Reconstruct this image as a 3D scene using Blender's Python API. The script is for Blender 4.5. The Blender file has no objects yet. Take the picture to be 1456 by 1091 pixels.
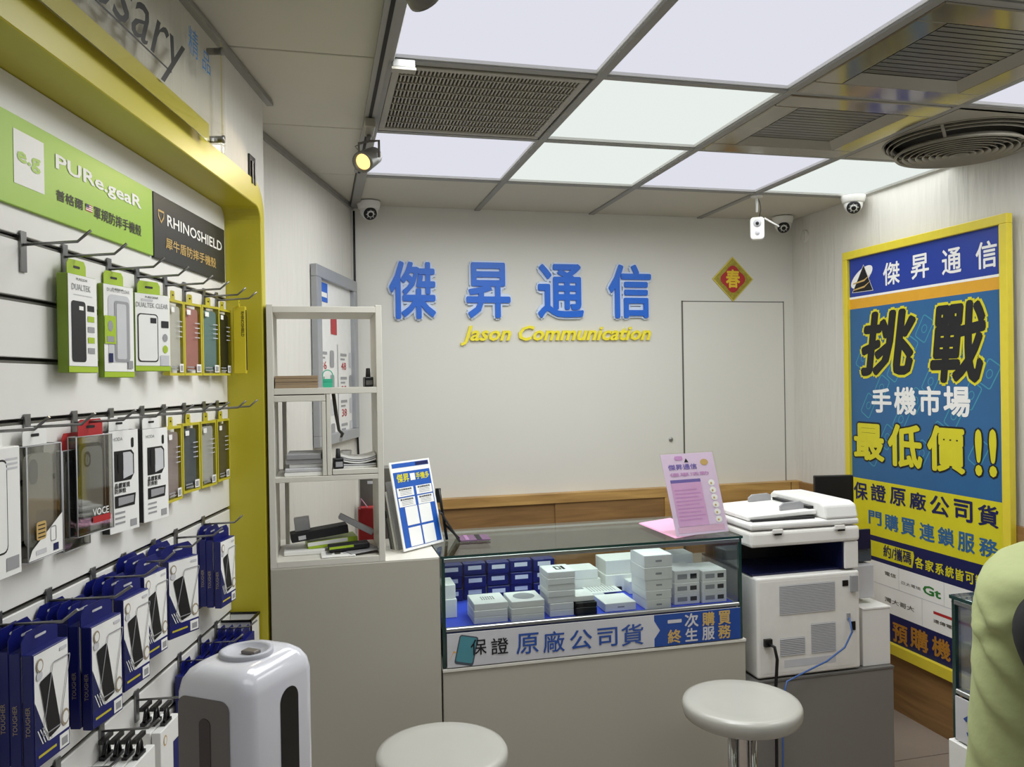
import bpy, bmesh, math, random
from mathutils import Vector, Matrix
random.seed(7)
S = bpy.context.scene
COL = S.collection

# ------------------------------------------------------------------ camera
FP, YAW, PIT, ROL, CH = 1131.85, .2401, -.0044, -.0164, 1.535
cf = Vector((math.sin(YAW)*math.cos(PIT), math.cos(YAW)*math.cos(PIT), math.sin(PIT)))
r0 = Vector((math.cos(YAW), -math.sin(YAW), 0)); u0 = r0.cross(cf)
cr = math.cos(ROL)*r0+math.sin(ROL)*u0; cu = cr.cross(cf)
cam = bpy.data.objects.new('camera', bpy.data.cameras.new('camera')); COL.objects.link(cam)
cam.matrix_world = Matrix(((cr.x, cu.x, -cf.x, 0), (cr.y, cu.y, -cf.y, 0), (cr.z, cu.z, -cf.z, CH), (0, 0, 0, 1)))
cam.data.sensor_width = 36; cam.data.lens = FP/1456*36; cam.data.clip_start = .02
S.camera = cam
# ------------------------------------------------------------------ world, lights, exposure
w = bpy.data.worlds.new('world'); S.world = w; w.use_nodes = True
w.node_tree.nodes['Background'].inputs[0].default_value = (.75, .8, .9, 1)
w.node_tree.nodes['Background'].inputs[1].default_value = .35
PANEL = .93         # radiance of the ceiling panels seen at a slant
# each ceiling panel throws most of its light downwards (prismatic diffuser): one area lamp per panel
for lx, ly, pw in ((.49, 3.03, 4.4), (1.09, 3.03, 3.6), (1.695, 3.03, 3.6), (2.28, 3.03, 2), (1.09, 2.42, 7), (.49, 1.82, 11), (1.09, 1.82, 7), (2.28, 1.82, 6), (.49, .6, 2), (1.09, .6, 2), (1.695, .6, 2)):  # the last entries belong to unseen panels added for more light
    ld_ = bpy.data.lights.new('panel_lamp', 'AREA'); ld_.shape = 'SQUARE'; ld_.size = .54; ld_.energy = pw; ld_.spread = math.radians(172); ld_.color = (.97, .995, 1)
    lo = bpy.data.objects.new('panel_lamp', ld_); S.collection.objects.link(lo); lo.location = (lx, ly, 2.383)
S.view_settings.view_transform = 'Standard'; S.view_settings.look = 'None'
S.view_settings.gamma = 1; S.view_settings.use_curve_mapping = False
S.view_settings.exposure = -.05

CEIL, BACK, RIGHT = 2.385, 3.898, 2.56
SA = .2188
NX = Vector((math.cos(SA), -math.sin(SA), 0)); SX = Vector((math.sin(SA), math.cos(SA), 0))
# ---- turning measured directions of the photograph into points on known planes of the room
def ray(px, py): return cf+(px-728)/FP*cr-(py-545.5)/FP*cu
def onpl(px, py, n, d):
    n = Vector(n); D = ray(px, py); C = Vector((0, 0, CH)); return C+D*((d-n.dot(C))/n.dot(D))
def PZ(px, py, z): return onpl(px, py, (0, 0, 1), z)
def PY(px, py, y): return onpl(px, py, (0, 1, 0), y)
def PX(px, py, x): return onpl(px, py, (1, 0, 0), x)
def PS(px, py, n):                      # display wall: returns (n, s, z)
    p = onpl(px, py, NX, n); return Vector((n, p.dot(SX), p.z))
def dw(n, s, z): return NX*n+SX*s+Vector((0, 0, z))

# ------------------------------------------------------------------ materials
def lin(h):
    h = h.lstrip('#'); v = [int(h[i:i+2], 16)/255 for i in (0, 2, 4)]
    return tuple(x/12.92 if x < .04045 else ((x+.055)/1.055)**2.4 for x in v)+(1,)
MATS = {}
def mat(name, col, rough=.5, metal=0, var=.06, scale=30, bump=0, stretch=(1, 1, 1), spec=.5, trans=0, emit=0, coat=0):
    if name in MATS: return MATS[name]
    m = bpy.data.materials.new(name); m.use_nodes = True; nt = m.node_tree; b = nt.nodes['Principled BSDF']
    c = lin(col); MATS[name] = m
    b.inputs['Roughness'].default_value = rough; b.inputs['Metallic'].default_value = metal
    b.inputs['Specular IOR Level'].default_value = spec
    b.inputs['Coat Weight'].default_value = coat
    if emit:
        b.inputs['Emission Color'].default_value = c; b.inputs['Emission Strength'].default_value = emit
    tc = nt.nodes.new('ShaderNodeTexCoord'); mp = nt.nodes.new('ShaderNodeMapping'); mp.inputs['Scale'].default_value = stretch
    nz = nt.nodes.new('ShaderNodeTexNoise'); nz.inputs['Scale'].default_value = scale; nz.inputs['Detail'].default_value = 4
    nt.links.new(tc.outputs['Object'], mp.inputs[0]); nt.links.new(mp.outputs[0], nz.inputs['Vector'])
    rp = nt.nodes.new('ShaderNodeMixRGB'); rp.blend_type = 'MIX'
    rp.inputs[1].default_value = tuple(max(0, x*(1-var)) for x in c[:3])+(1,)
    rp.inputs[2].default_value = tuple(min(1, x*(1+var)) for x in c[:3])+(1,)
    nt.links.new(nz.outputs['Fac'], rp.inputs[0]); nt.links.new(rp.outputs[0], b.inputs['Base Color'])
    if bump:
        bp = nt.nodes.new('ShaderNodeBump'); bp.inputs['Strength'].default_value = bump; bp.inputs['Distance'].default_value = .01
        nt.links.new(nz.outputs['Fac'], bp.inputs['Height']); nt.links.new(bp.outputs[0], b.inputs['Normal'])
    return m
def wood(name, c1, c2, stretch=(1, 1, 14), rough=.45):
    m = bpy.data.materials.new(name); m.use_nodes = True; nt = m.node_tree; b = nt.nodes['Principled BSDF']; MATS[name] = m
    b.inputs['Roughness'].default_value = rough
    tc = nt.nodes.new('ShaderNodeTexCoord'); mp = nt.nodes.new('ShaderNodeMapping'); mp.inputs['Scale'].default_value = stretch
    nz = nt.nodes.new('ShaderNodeTexNoise'); nz.inputs['Scale'].default_value = 3; nz.inputs['Detail'].default_value = 6; nz.inputs['Distortion'].default_value = .6
    cr_ = nt.nodes.new('ShaderNodeValToRGB'); cr_.color_ramp.elements[0].color = lin(c1); cr_.color_ramp.elements[1].color = lin(c2)
    cr_.color_ramp.elements[0].position = .3; cr_.color_ramp.elements[1].position = .7
    nt.links.new(tc.outputs['Object'], mp.inputs[0]); nt.links.new(mp.outputs[0], nz.inputs['Vector'])
    nt.links.new(nz.outputs['Fac'], cr_.inputs[0]); nt.links.new(cr_.outputs[0], b.inputs['Base Color'])
    return m
def glass(name, tint, spec=1., edge=.08):
    """thin clear sheet: see-through with a fresnel reflection"""
    m = bpy.data.materials.new(name); m.use_nodes = True; nt = m.node_tree; nt.nodes.clear(); MATS[name] = m
    o = nt.nodes.new('ShaderNodeOutputMaterial'); mx = nt.nodes.new('ShaderNodeMixShader')
    t = nt.nodes.new('ShaderNodeBsdfTransparent'); t.inputs[0].default_value = lin(tint)
    g = nt.nodes.new('ShaderNodeBsdfGlossy'); g.inputs['Roughness'].default_value = .03
    f = nt.nodes.new('ShaderNodeFresnel'); f.inputs[0].default_value = 1.45
    mt = nt.nodes.new('ShaderNodeMath'); mt.operation = 'MULTIPLY'; mt.inputs[1].default_value = spec
    nt.links.new(f.outputs[0], mt.inputs[0]); nt.links.new(mt.outputs[0], mx.inputs[0])
    nt.links.new(t.outputs[0], mx.inputs[1]); nt.links.new(g.outputs[0], mx.inputs[2]); nt.links.new(mx.outputs[0], o.inputs[0])
    return m
def lamp_mat(name, col, s):
    m = bpy.data.materials.new(name); m.use_nodes = True; nt = m.node_tree; nt.nodes.clear(); MATS[name] = m
    o = nt.nodes.new('ShaderNodeOutputMaterial'); e = nt.nodes.new('ShaderNodeEmission')
    e.inputs[0].default_value = lin(col); e.inputs[1].default_value = s; nt.links.new(e.outputs[0], o.inputs[0]); return m

M_wall = mat('satin_cream_wall', '#dcdad2', .45, var=.02, scale=3)
M_paper = mat('ribbed_wallpaper', '#dcd9d1', .6, var=.05, scale=14, bump=.5, stretch=(3, 3, .35))
M_tile = mat('ceiling_tile_vinyl', '#c6c2b4', .7, var=.03, scale=8, bump=.05)
M_bar = mat('grey_painted_bar', '#8f8e88', .5, var=.03)
M_grille = mat('brown_grey_metal', '#9c9789', .4, var=.03)
M_dark = mat('dark_void', '#1d1b18', .8)
M_acp = mat('glossy_taupe_metal', '#8d8674', .12, metal=.45, var=.02, scale=2)
M_acs = mat('dark_slat_metal', '#6b6962', .3, metal=.3)
M_lw = lamp_mat('lamp_white_diffuser', '#f4fbf6', PANEL)
M_lv = lamp_mat('lamp_violet_diffuser', '#eeeffa', PANEL*.96)
M_led = lamp_mat('led_strip', '#eaf2ff', 6)
M_floor = mat('beige_floor_tile', '#9c8f84', .35, var=.06, scale=6)
M_grout = mat('grout', '#4a423b', .8)
M_yel = mat('yellow_green_laminate', '#c3b731', .38, var=.04, scale=5)
M_slat = mat('white_slatwall', '#e9e7e2', .4, var=.02)
M_groove = mat('slot_black', '#161616', .6)
M_alu = mat('aluminium', '#a9aaa8', .3, metal=.9)
M_chrome = mat('chrome', '#c9c9c8', .12, metal=1)
M_steel = mat('hook_steel', '#8d8d8c', .3, metal=.85)
M_white = mat('white_plastic', '#e8e7e3', .35, var=.02)
M_whitecard = mat('white_card', '#f0efeb', .5, var=.02)
M_off = mat('offwhite_laminate', '#b3aea1', .42, var=.02, scale=4)
M_shelf = mat('cream_shelf_board', '#d9d6cb', .45, var=.02)
M_blk = mat('black_plastic', '#0d0d0e', .35)
M_blackm = mat('matt_black', '#141416', .6)
M_green = mat('lime_print', '#a9c52e', .4, var=.03)
M_greend = mat('lime_side', '#7f9a26', .45)
M_gsign = mat('green_sign_face', '#9fc644', .4, var=.02)
M_bsign = mat('charcoal_sign_face', '#2b2c2e', .45)
M_gold = mat('gold_print', '#c8a765', .4)
M_ring = mat('bronze_ring', '#a4957c', .5)
M_navy = mat('navy_print', '#101a52', .45)
M_blue = mat('blue_print', '#1f62c8', .4)
M_bluebox = mat('deep_blue_card', '#081264', .42, var=.05)
M_inkblue = mat('poster_blue', '#1d3a9a', .4)
M_teal = mat('poster_teal', '#2a6294', .4, var=.12, scale=5)
M_tealhi = mat('poster_teal_light', '#3f93a8', .4)
M_pyel = mat('poster_yellow', '#d8cf25', .4)
M_pframe = mat('poster_frame_yellow', '#e2cf3c', .35)
M_orange = mat('poster_orange', '#e0a52a', .4)
M_ink = mat('black_ink', '#0e0e12', .5)
M_grey = mat('grey_print', '#9a9a9c', .5)
M_lgrey = mat('light_grey_print', '#c9c9cc', .5)
M_ygold = mat('gold_bronze_print', '#b07a2c', .35, var=.25, scale=60)
M_red = mat('red_print', '#b3262b', .45)
M_mint = mat('mint_plastic', '#3fb893', .4)
M_wood = wood('oak_veneer', '#a07a45', '#c8a05f', (1, 1, 12))
M_woodd = wood('brown_veneer', '#7d5d38', '#9c7748', (1, 1, 12))
M_glass = glass('clear_glass', '#fbfdfc', .7)
M_glasst = glass('glass_top_sheet', '#eef6f3', .75)
M_gedge = mat('green_glass_edge', '#1f3a33', .15)
M_acr = glass('acrylic', '#fcfcfa', .2)
M_blister = glass('blister_plastic', '#f0f0ee', .45)
M_felt = mat('blue_shelf_paper', '#3b53d8', .5)
M_pgrey = mat('printer_offwhite', '#ebe9e3', .4, var=.02)
M_pnavy = mat('printer_navy', '#10163c', .35)
M_pslate = mat('printer_slate', '#49535c', .4)
M_cab = mat('grey_cabinet', '#7f7c77', .5, var=.03, scale=4)
M_pink = mat('pink_paper', '#eeb4d3', .5)
M_lilac = mat('lilac_print', '#e3cdea', .5)
M_mauve = mat('mauve_print', '#c793c6', .5)
M_purple = mat('purple_print', '#7566b0', .5)
M_vest = mat('pale_green_cloth', '#a9b17c', .85, var=.05, scale=60, bump=.08)
M_skin = mat('skin', '#c89a7c', .5)
M_hair = mat('black_hair', '#15110f', .5)
M_blackc = mat('black_cloth', '#101013', .85)
M_tower = mat('glossy_white_plastic', '#dfdfe6', .16, var=.01, coat=.3)
M_taupe = mat('taupe_plastic', '#6c6662', .4)
M_seat = mat('white_seat_laminate', '#b4b2aa', .22, var=.03, scale=8)
M_brown = mat('brown_board', '#9a8468', .6)

# ------------------------------------------------------------------ mesh building
_tc = {}
def text_data(s, bold=0, shear=0):
    k = (s, bold, shear)
    if k not in _tc:
        cu_ = bpy.data.curves.new('t', 'FONT'); cu_.body = s; real = s.startswith('Jason'); cu_.offset = bold if real else 0; cu_.shear = shear; cu_.resolution_u = 2
        o = bpy.data.objects.new('t', cu_); COL.objects.link(o)
        dg = bpy.context.evaluated_depsgraph_get(); me = o.evaluated_get(dg).to_mesh()
        vs = [(v.co.x, v.co.y) for v in me.vertices]; fs = [list(p.vertices) for p in me.polygons]
        fs = [f if me.polygons[i].normal.z > 0 else f[::-1] for i, f in enumerate(fs)]
        o.evaluated_get(dg).to_mesh_clear(); bpy.data.objects.remove(o); bpy.data.curves.remove(cu_)
        if bold > 0 and not real:      # heavier strokes: the glyph repeated around itself
            v0, f0 = vs, fs; vs, fs = [], []
            b = bold*.8
            for dx_, dy_ in ((0, 0), (b, 0), (-b, 0), (0, b), (0, -b), (b*.7, b*.7), (-b*.7, b*.7), (b*.7, -b*.7), (-b*.7, -b*.7)):
                n_ = len(vs); vs += [(x+dx_, y+dy_) for x, y in v0]; fs += [[i+n_ for i in f] for f in f0]
        _tc[k] = (vs, fs)
    return _tc[k]

class MB:
    def __init__(s): s.v = []; s.f = []; s.m = []; s.sm = []
    def add(s, vs, fs, m=0, smooth=False):
        b = len(s.v); s.v += [tuple(x) for x in vs]
        for f in fs: s.f.append([i+b for i in f]); s.m.append(m); s.sm.append(smooth)
        return s
    def box(s, x0, x1, y0, y1, z0, z1, m=0, mt=None):
        if x1 < x0: x0, x1 = x1, x0
        if y1 < y0: y0, y1 = y1, y0
        if z1 < z0: z0, z1 = z1, z0
        vs = [(x, y, z) for z in (z0, z1) for y in (y0, y1) for x in (x0, x1)]
        if mt: vs = [tuple(mt @ Vector(v)) for v in vs]
        return s.add(vs, [(0, 2, 3, 1), (4, 5, 7, 6), (0, 1, 5, 4), (2, 6, 7, 3), (0, 4, 6, 2), (1, 3, 7, 5)], m)
    def poly(s, pts, m=0): return s.add(pts, [list(range(len(pts)))], m)
    def plate(s, O, U, V, pts, m=0, t=0):
        """flat polygon pts (u,v) at O with axes U,V; t = thickness along -UxV"""
        O, U, V = Vector(O), Vector(U), Vector(V)
        a = [O+U*p[0]+V*p[1] for p in pts]
        if t == 0: return s.poly(a, m)
        N = U.cross(V).normalized()*t; n = len(a); b = [p-N for p in a]
        fs = [list(range(n)), list(range(2*n-1, n-1, -1))]+[[i, i+n, (i+1) % n+n, (i+1) % n] for i in range(n)]
        return s.add(a+b, fs, m)
    def rect(s, O, U, V, u0, v0, u1, v1, m=0, t=0): return s.plate(O, U, V, [(u0, v0), (u1, v0), (u1, v1), (u0, v1)], m, t)
    def tube(s, pts, r, m=0, seg=8, caps=True):
        pts = [Vector(p) for p in pts]; rr = r if isinstance(r, (list, tuple)) else [r]*len(pts)
        vs = []; fs = []; prev = None
        for i, p in enumerate(pts):
            d = (pts[min(i+1, len(pts)-1)]-pts[max(i-1, 0)]).normalized()
            if prev is None:
                a = d.orthogonal().normalized()
            else: a = (prev-d*prev.dot(d)).normalized()
            prev = a; b = d.cross(a)
            for k in range(seg):
                t = 2*math.pi*k/seg; vs.append(p+(a*math.cos(t)+b*math.sin(t))*rr[i])
        for i in range(len(pts)-1):
            for k in range(seg):
                k2 = (k+1) % seg; fs.append((i*seg+k, i*seg+k2, (i+1)*seg+k2, (i+1)*seg+k))
        s.add(vs, fs, m, True)
        if caps:
            b0 = len(s.v)-len(vs)
            s.f.append([b0+k for k in range(seg)][::-1]); s.m.append(m); s.sm.append(False)
            s.f.append([b0+(len(pts)-1)*seg+k for k in range(seg)]); s.m.append(m); s.sm.append(False)
        return s
    def lathe(s, c, prof, m=0, seg=32, ax=None, smooth=True):
        """profile [(r, h)] turned about the z axis (or ax) through c"""
        A = Vector(ax).normalized() if ax else Vector((0, 0, 1)); U = A.orthogonal().normalized() if ax else Vector((1, 0, 0)); W = A.cross(U)
        c = Vector(c); vs = []; fs = []
        for r, h in prof:
            for k in range(seg):
                t = 2*math.pi*k/seg; vs.append(c+A*h+(U*math.cos(t)+W*math.sin(t))*max(r, 1e-5))
        for i in range(len(prof)-1):
            for k in range(seg):
                k2 = (k+1) % seg; fs.append((i*seg+k, i*seg+k2, (i+1)*seg+k2, (i+1)*seg+k))
        return s.add(vs, fs, m, smooth)
    def loft(s, rings, m=0, caps=True, smooth=True):
        n = len(rings[0]); vs = [p for r in rings for p in r]; fs = []
        for i in range(len(rings)-1):
            for k in range(n):
                k2 = (k+1) % n; fs.append((i*n+k, i*n+k2, (i+1)*n+k2, (i+1)*n+k))
        if caps: fs += [list(range(n))[::-1], [(len(rings)-1)*n+k for k in range(n)]]
        return s.add(vs, fs, m, smooth)
    def text(s, t, O, U, V, wd, h, m=0, bold=0, shear=0, depth=0):
        """text filling the box wd x h whose lower left corner is O"""
        vs, fs = text_data(t, bold, shear)
        if not vs: return s
        xs = [v[0] for v in vs]; ys = [v[1] for v in vs]; x0, y0 = min(xs), min(ys)
        sx = wd/max(1e-6, max(xs)-x0); sy = h/max(1e-6, max(ys)-y0)
        O, U, V = Vector(O), Vector(U), Vector(V); a = [O+U*((x-x0)*sx)+V*((y-y0)*sy) for x, y in vs]; n9 = max(1, len(a)//9) if (bold > 0 and not t.startswith('Jason')) else len(a)+1; NN = U.cross(V).normalized()*.00001; a = [p+NN*(i//n9) for i, p in enumerate(a)]
        s.add(a, fs, m)
        if depth:
            N = U.cross(V).normalized()*depth; ec = {}
            for f in fs:
                for i in range(len(f)):
                    e = (f[i], f[(i+1) % len(f)]); ec[e] = 1
            side = [e for e in ec if (e[1], e[0]) not in ec]
            b = len(s.v); n = len(a); s.add(a+[p-N for p in a], [(e[1], e[0], e[0]+n, e[1]+n) for e in side], m)
        return s
    def build(s, name, mats, parent=None, loc=None, rotz=0, mw=None, **tags):
        me = bpy.data.meshes.new(name); me.from_pydata(s.v, [], s.f)
        for m in (mats if isinstance(mats, (list, tuple)) else [mats]): me.materials.append(m)
        me.polygons.foreach_set('material_index', s.m); me.polygons.foreach_set('use_smooth', s.sm); me.update()
        return link(name, me, parent, loc, rotz, mw, **tags)
def link(name, me, parent=None, loc=None, rotz=0, mw=None, **tags):
    o = bpy.data.objects.new(name, me); COL.objects.link(o); o.parent = parent
    if loc is not None: o.location = loc
    if rotz: o.rotation_euler = (0, 0, rotz)
    if mw is not None: o.matrix_world = mw
    for k, v in tags.items(): o[k] = v
    return o
def thing(name, label, cat, loc=(0, 0, 0), rotz=0, group=None):
    o = bpy.data.objects.new(name, None); COL.objects.link(o); o.location = loc; o.rotation_euler = (0, 0, rotz)
    o.empty_display_size = .05; o['label'] = label; o['category'] = cat
    if group: o['group'] = group
    return o
def tagd(o, label, cat, group=None):
    o['label'] = label; o['category'] = cat
    if group: o['group'] = group
    return o
def bev(o, w_, seg=2):
    b = o.modifiers.new('bevel', 'BEVEL'); b.width = w_; b.segments = seg; b.limit_method = 'ANGLE'; b.angle_limit = .6
    return o
def dup(root, loc, rotz=None, label=None, group=None):
    r = root.copy(); COL.objects.link(r); r.location = loc
    if rotz is not None: r.rotation_euler = (0, 0, rotz)
    if label: r['label'] = label
    if group: r['group'] = group
    for ch in [c for c in bpy.data.objects if c.parent == root]:
        c = ch.copy(); COL.objects.link(c); c.parent = r
        for g in [q for q in bpy.data.objects if q.parent == ch]:
            d = g.copy(); COL.objects.link(d); d.parent = c
    return r
def rrect(x0, y0, x1, y1, r, n=5):
    pts = []
    for cx, cy, a0 in ((x1-r, y0+r, -90), (x1-r, y1-r, 0), (x0+r, y1-r, 90), (x0+r, y0+r, 180)):
        for k in range(n+1):
            a = math.radians(a0+90*k/n); pts.append((cx+r*math.cos(a), cy+r*math.sin(a)))
    return pts
def ell(cx, cy, rx, ry, n=24): return [(cx+rx*math.cos(2*math.pi*k/n), cy+ry*math.sin(2*math.pi*k/n)) for k in range(n)]
def outline(mb, O, U, V, pts, wd, m=0):
    """closed outline of width wd as strips"""
    n = len(pts); cx = sum(p[0] for p in pts)/n; cy = sum(p[1] for p in pts)/n
    O, U, V = Vector(O), Vector(U), Vector(V); vs = []
    for i, p in enumerate(pts):
        a, b = pts[i-1], pts[(i+1) % n]; tx, ty = b[0]-a[0], b[1]-a[1]; l = math.hypot(tx, ty) or 1
        nx, ny = -ty/l, tx/l
        vs += [O+U*p[0]+V*p[1], O+U*(p[0]+nx*wd)+V*(p[1]+ny*wd)]
    mb.add(vs, [(2*i, 2*((i+1) % n), 2*((i+1) % n)+1, 2*i+1) for i in range(n)], m)

# ================================================================== THE ROOM
# floor tiles
fl = MB().box(-1.6, 2.75, -1.5, 4.1, -.06, -.012).build('floor', M_grout, kind='structure')
ft = None
for i in range(8):
    for j in range(9):
        if ft is None:
            ft = MB().box(-.298, .298, -.298, .298, -.012, 0).build('floor_tile', M_floor, fl)
            ft.location = (-1.3+.6*i, -1.2+.6*j, 0)
        else:
            o = link('floor_tile', ft.data, fl); o.location = (-1.3+.6*i, -1.2+.6*j, 0)
# walls
wb = MB().box(-.6, 2.75, BACK, BACK+.1, 0, 2.5).build('wall_back', M_wall, kind='structure')
wr = MB().box(RIGHT, RIGHT+.1, -1.5, BACK, 0, 2.5).build('wall_right', M_paper, kind='structure')
LA = Vector((-.28, 2.463, 0)); LB = Vector((.172, BACK, 0)); ld = (LB-LA).normalized(); ln = Vector((ld.y, -ld.x, 0))
wl = MB()
wl.plate(LA+Vector((0, 0, 0)), ld, (0, 0, 1), [(-.1, 0), ((LB-LA).length, 0), ((LB-LA).length, 2.5), (-.1, 2.5)], 0, .08)
wl.build('wall_left', M_paper, kind='structure')
wf = MB(); wf.box(-1.7, 2.75, -1.6, -1.5, 2.2, 2.5); wf.box(-1.7, -1.0, -1.6, -1.5, 0, 2.2); wf.box(2.35, 2.75, -1.6, -1.5, 0, 2.2); wf.build('wall_front', M_wall, kind='structure')   # unseen front wall, its wide opening added to let in fill light
# bulkhead and body of the left display wall (in the display wall's own frame n, s, z)
bk = MB()
bk.box(-.95, -.674, -1.6, 2.372, 2.114, 2.5); bk.box(-.95, -.80, -1.6, 2.372, 0, 2.114); bk.box(-.80, -.674, 2.351, 2.372, 0, 2.114); bk.plate((-.674, 0, 0), (0, 1, 0), (0, 0, 1), [(2.351, 2.02), (2.351, 2.114), (2.255, 2.114), (2.30, 2.10), (2.335, 2.06)], 0, .1)
bk.build('wall_display_side', M_paper, rotz=-SA, kind='structure')
# door in the back wall
d = MB().box(1.896, 2.493, BACK-.004, BACK-.0005, .0, 1.936).build('door_1', M_wall, kind='structure')
dg_ = MB()
dg_.box(1.888, 1.896, BACK-.003, BACK-.0004, 0, 1.942); dg_.box(2.493, 2.499, BACK-.003, BACK-.0004, 0, 1.942); dg_.box(1.888, 2.499, BACK-.003, BACK-.0004, 1.936, 1.941)
dg_.build('door_gap', M_acs, d)
MB().lathe((0, 0, 0), [(0, 0), (.011, 0), (.011, .003), (.009, .005), (0, .005)], 0, 16).build('door_latch', M_alu, d, mw=Matrix.Translation(PY(954, 625, BACK-.004)) @ Matrix.Rotation(math.pi/2, 4, 'X'))
# wainscot: low oak cupboard band along the back wall and panel on the right wall
ws = MB().box(.19, RIGHT, BACK-.03, BACK-.005, 0, .85).build('trim_1', M_woodd, kind='structure')
for nm, a in (('top_rail', (.19, 1.85, BACK-.06, BACK-.03, .91, .955)), ('stile', (1.75, 1.85, BACK-.06, BACK-.03, 0, .91)),
              ('sliding_door', (.19, 1.16, BACK-.042, BACK-.031, .1, .91)), ('sliding_door', (1.155, 1.75, BACK-.052, BACK-.0425, .1, .91)),
              ('panel', (1.851, 2.49, BACK-.06, BACK-.031, 0, .955)), ('panel', (2.496, RIGHT-.002, BACK-.06, BACK-.031, 0, .955))):
    bev(MB().box(*a).build(nm, M_wood if nm != 'sliding_door' else M_woodd, ws), .002, 1)
MB().box(.19, RIGHT, BACK-.06, BACK-.001, .955, .958).build('top_cap', M_wood, ws)
wt = MB().box(RIGHT-.022, RIGHT-.001, 2.0, 2.49, .0, .955).build('trim_2', M_woodd, kind='structure')
MB().box(RIGHT-.022, RIGHT-.001, 2.494, BACK-.062, 0, .955).build('panel', M_woodd, wt)
MB().box(RIGHT-.022, RIGHT-.001, -1.5, 1.99, 0, .955).build('panel', M_woodd, wt)
# ------------------------------------------------ ceiling
cl = MB().box(-1.7, 2.75, -1.6, 4.1, 2.43, 2.5).build('ceiling', M_dark, kind='structure')
XS = [.19, .79, 1.39, 2.0, 2.56]
YS = [3.33, 2.725, 2.12, 1.515, .91, .305, -.3, -.905, -1.5]
BW = .014
kinds = {(0, 0): 'V', (1, 0): 'W', (2, 0): 'V', (3, 0): 'W', (0, 1): 'G', (1, 1): 'W', (2, 1): 'A', (3, 1): 'R',
         (0, 2): 'V', (1, 2): 'V', (2, 2): 'A', (3, 2): 'V', (1, 4): 'V', (0, 4): 'W', (2, 4): 'W', (1, 6): 'V', (2, 6): 'V', (0, 6): 'V'}  # panels in the rows nearest the camera are unseen, added for illumination
def ctile(x0, x1, y0, y1): bev(MB().box(x0+.003, x1-.003, y0+.003, y1-.003, CEIL+.003, CEIL+.02).build('ceiling_tile', M_tile, cl), .002, 1)
for x in XS[:-1]:
    wd = .02 if x == .19 else BW
    bev(MB().box(x-wd, x+wd, -1.5, BACK, CEIL-.012 if x == .19 else CEIL-.004, CEIL+.03).build('ceiling_bar', M_bar, cl), .002, 1)
for y in YS:
    MB().box(.19, 2.56, y-BW*.9, y+BW*.9, CEIL-.002, CEIL+.03).build('ceiling_bar', M_bar, cl)
lightlab = {(0, 0): 'glowing ceiling light panel nearest the back wall, leftmost, beside the spotlight', (1, 0): 'glowing ceiling light panel in the row nearest the back wall, second from left',
            (2, 0): 'cool-toned ceiling light panel in the back row, behind the nearer square air outlet', (3, 0): 'glowing ceiling light panel in the back row, against the right wall',
            (1, 1): 'bright ceiling light panel right of the fine-slotted vent grille', (0, 2): 'large glowing ceiling light panel in front of the slotted vent grille',
            (1, 2): 'large pale violet ceiling light panel at top centre of the photo', (3, 2): 'ceiling light panel at the right edge, past the larger square air outlet'}
for (i, j), k in kinds.items():
    x0, x1, y1, y0 = XS[i], XS[i+1], YS[j], YS[j+1]
    if k in 'VW':
        t = thing('ceiling_light', lightlab.get((i, j), 'unseen ceiling light panel added behind the camera, column %s row %s' % ('left centre right'.split()[min(i, 2)], 'near' if j == 4 else 'far')), 'ceiling light', ((x0+x1)/2, (y0+y1)/2, CEIL), group='square ceiling light panels')
        h = (x1-x0)/2-.012; g = (y1-y0)/2-.012
        MB().box(-h, h, -g, g, .012, .018).build('diffuser', M_lv if k == 'V' else M_lw, t)
        f = MB()
        for a in ((-h, -h+.006, -g, g), (h-.006, h, -g, g), (-h+.006, h-.006, -g, -g+.006), (-h+.006, h-.006, g-.006, g)): f.box(*a, .003, .012)
        f.build('frame', M_white, t)
for j in range(len(YS)-1):
    for i in range(4):
        if (i, j) not in kinds: ctile(XS[i], XS[i+1], YS[j+1], YS[j])
for i in range(4): ctile(XS[i], XS[i+1], YS[0], BACK)
for j, (a, b) in enumerate([(BACK, YS[0])]+[(YS[k], YS[k+1]) for k in range(8)]):     # plain tiles left of the track
    ctile(-.42, .17, b, a); ctile(-1.4, -.43, b, a)
# crown strips at the ceiling line
MB().plate(LA+Vector((0, 0, CEIL-.02))+ln*.012, ld, (0, 0, 1), [(0, 0), ((LB-LA).length, 0), ((LB-LA).length, .02), (0, .02)], 0, .012).build('trim_3', M_bar, kind='structure')
MB().box(-.674, -.655, -1.6, 2.42, CEIL-.012, CEIL-.001).build('trim_4', M_bar, rotz=-SA, kind='structure')
# fine slotted vent grille
t = thing('ceiling_vent', 'fine-slotted brown-grey return air grille in the ceiling between light panels', 'vent', (.49, 2.4225, CEIL))
h = .278
MB().box(-h, h, -h, h, .02, .026).build('backing', M_dark, t)
f = MB()
for a in ((-h, h, -h, -h+.022), (-h, h, h-.022, h), (-h, -h+.022, -h+.022, h-.022), (h-.022, h, -h+.022, h-.022)): f.box(*a, -.004, .01)
bev(f.build('frame', M_grille, t), .002, 1)
me = MB().box(-.0024, .0024, -h+.024, h-.024, -.002, .012).build('fin', M_grille, t); me.location = (-h+.03, 0, 0)
nf = 46
for k in range(1, nf): o = link('fin', me.data, t); o.location = (-h+.03+k*(2*h-.06)/(nf-1), 0, 0)
me = MB().box(-h+.022, h-.022, -.0017, .0017, -.0045, .010).build('cross_wire', M_grille, t); me.location = (0, -h+.06, 0)
for k in range(1, 9): o = link('cross_wire', me.data, t); o.location = (0, -h+.06+k*.058, 0)
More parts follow.
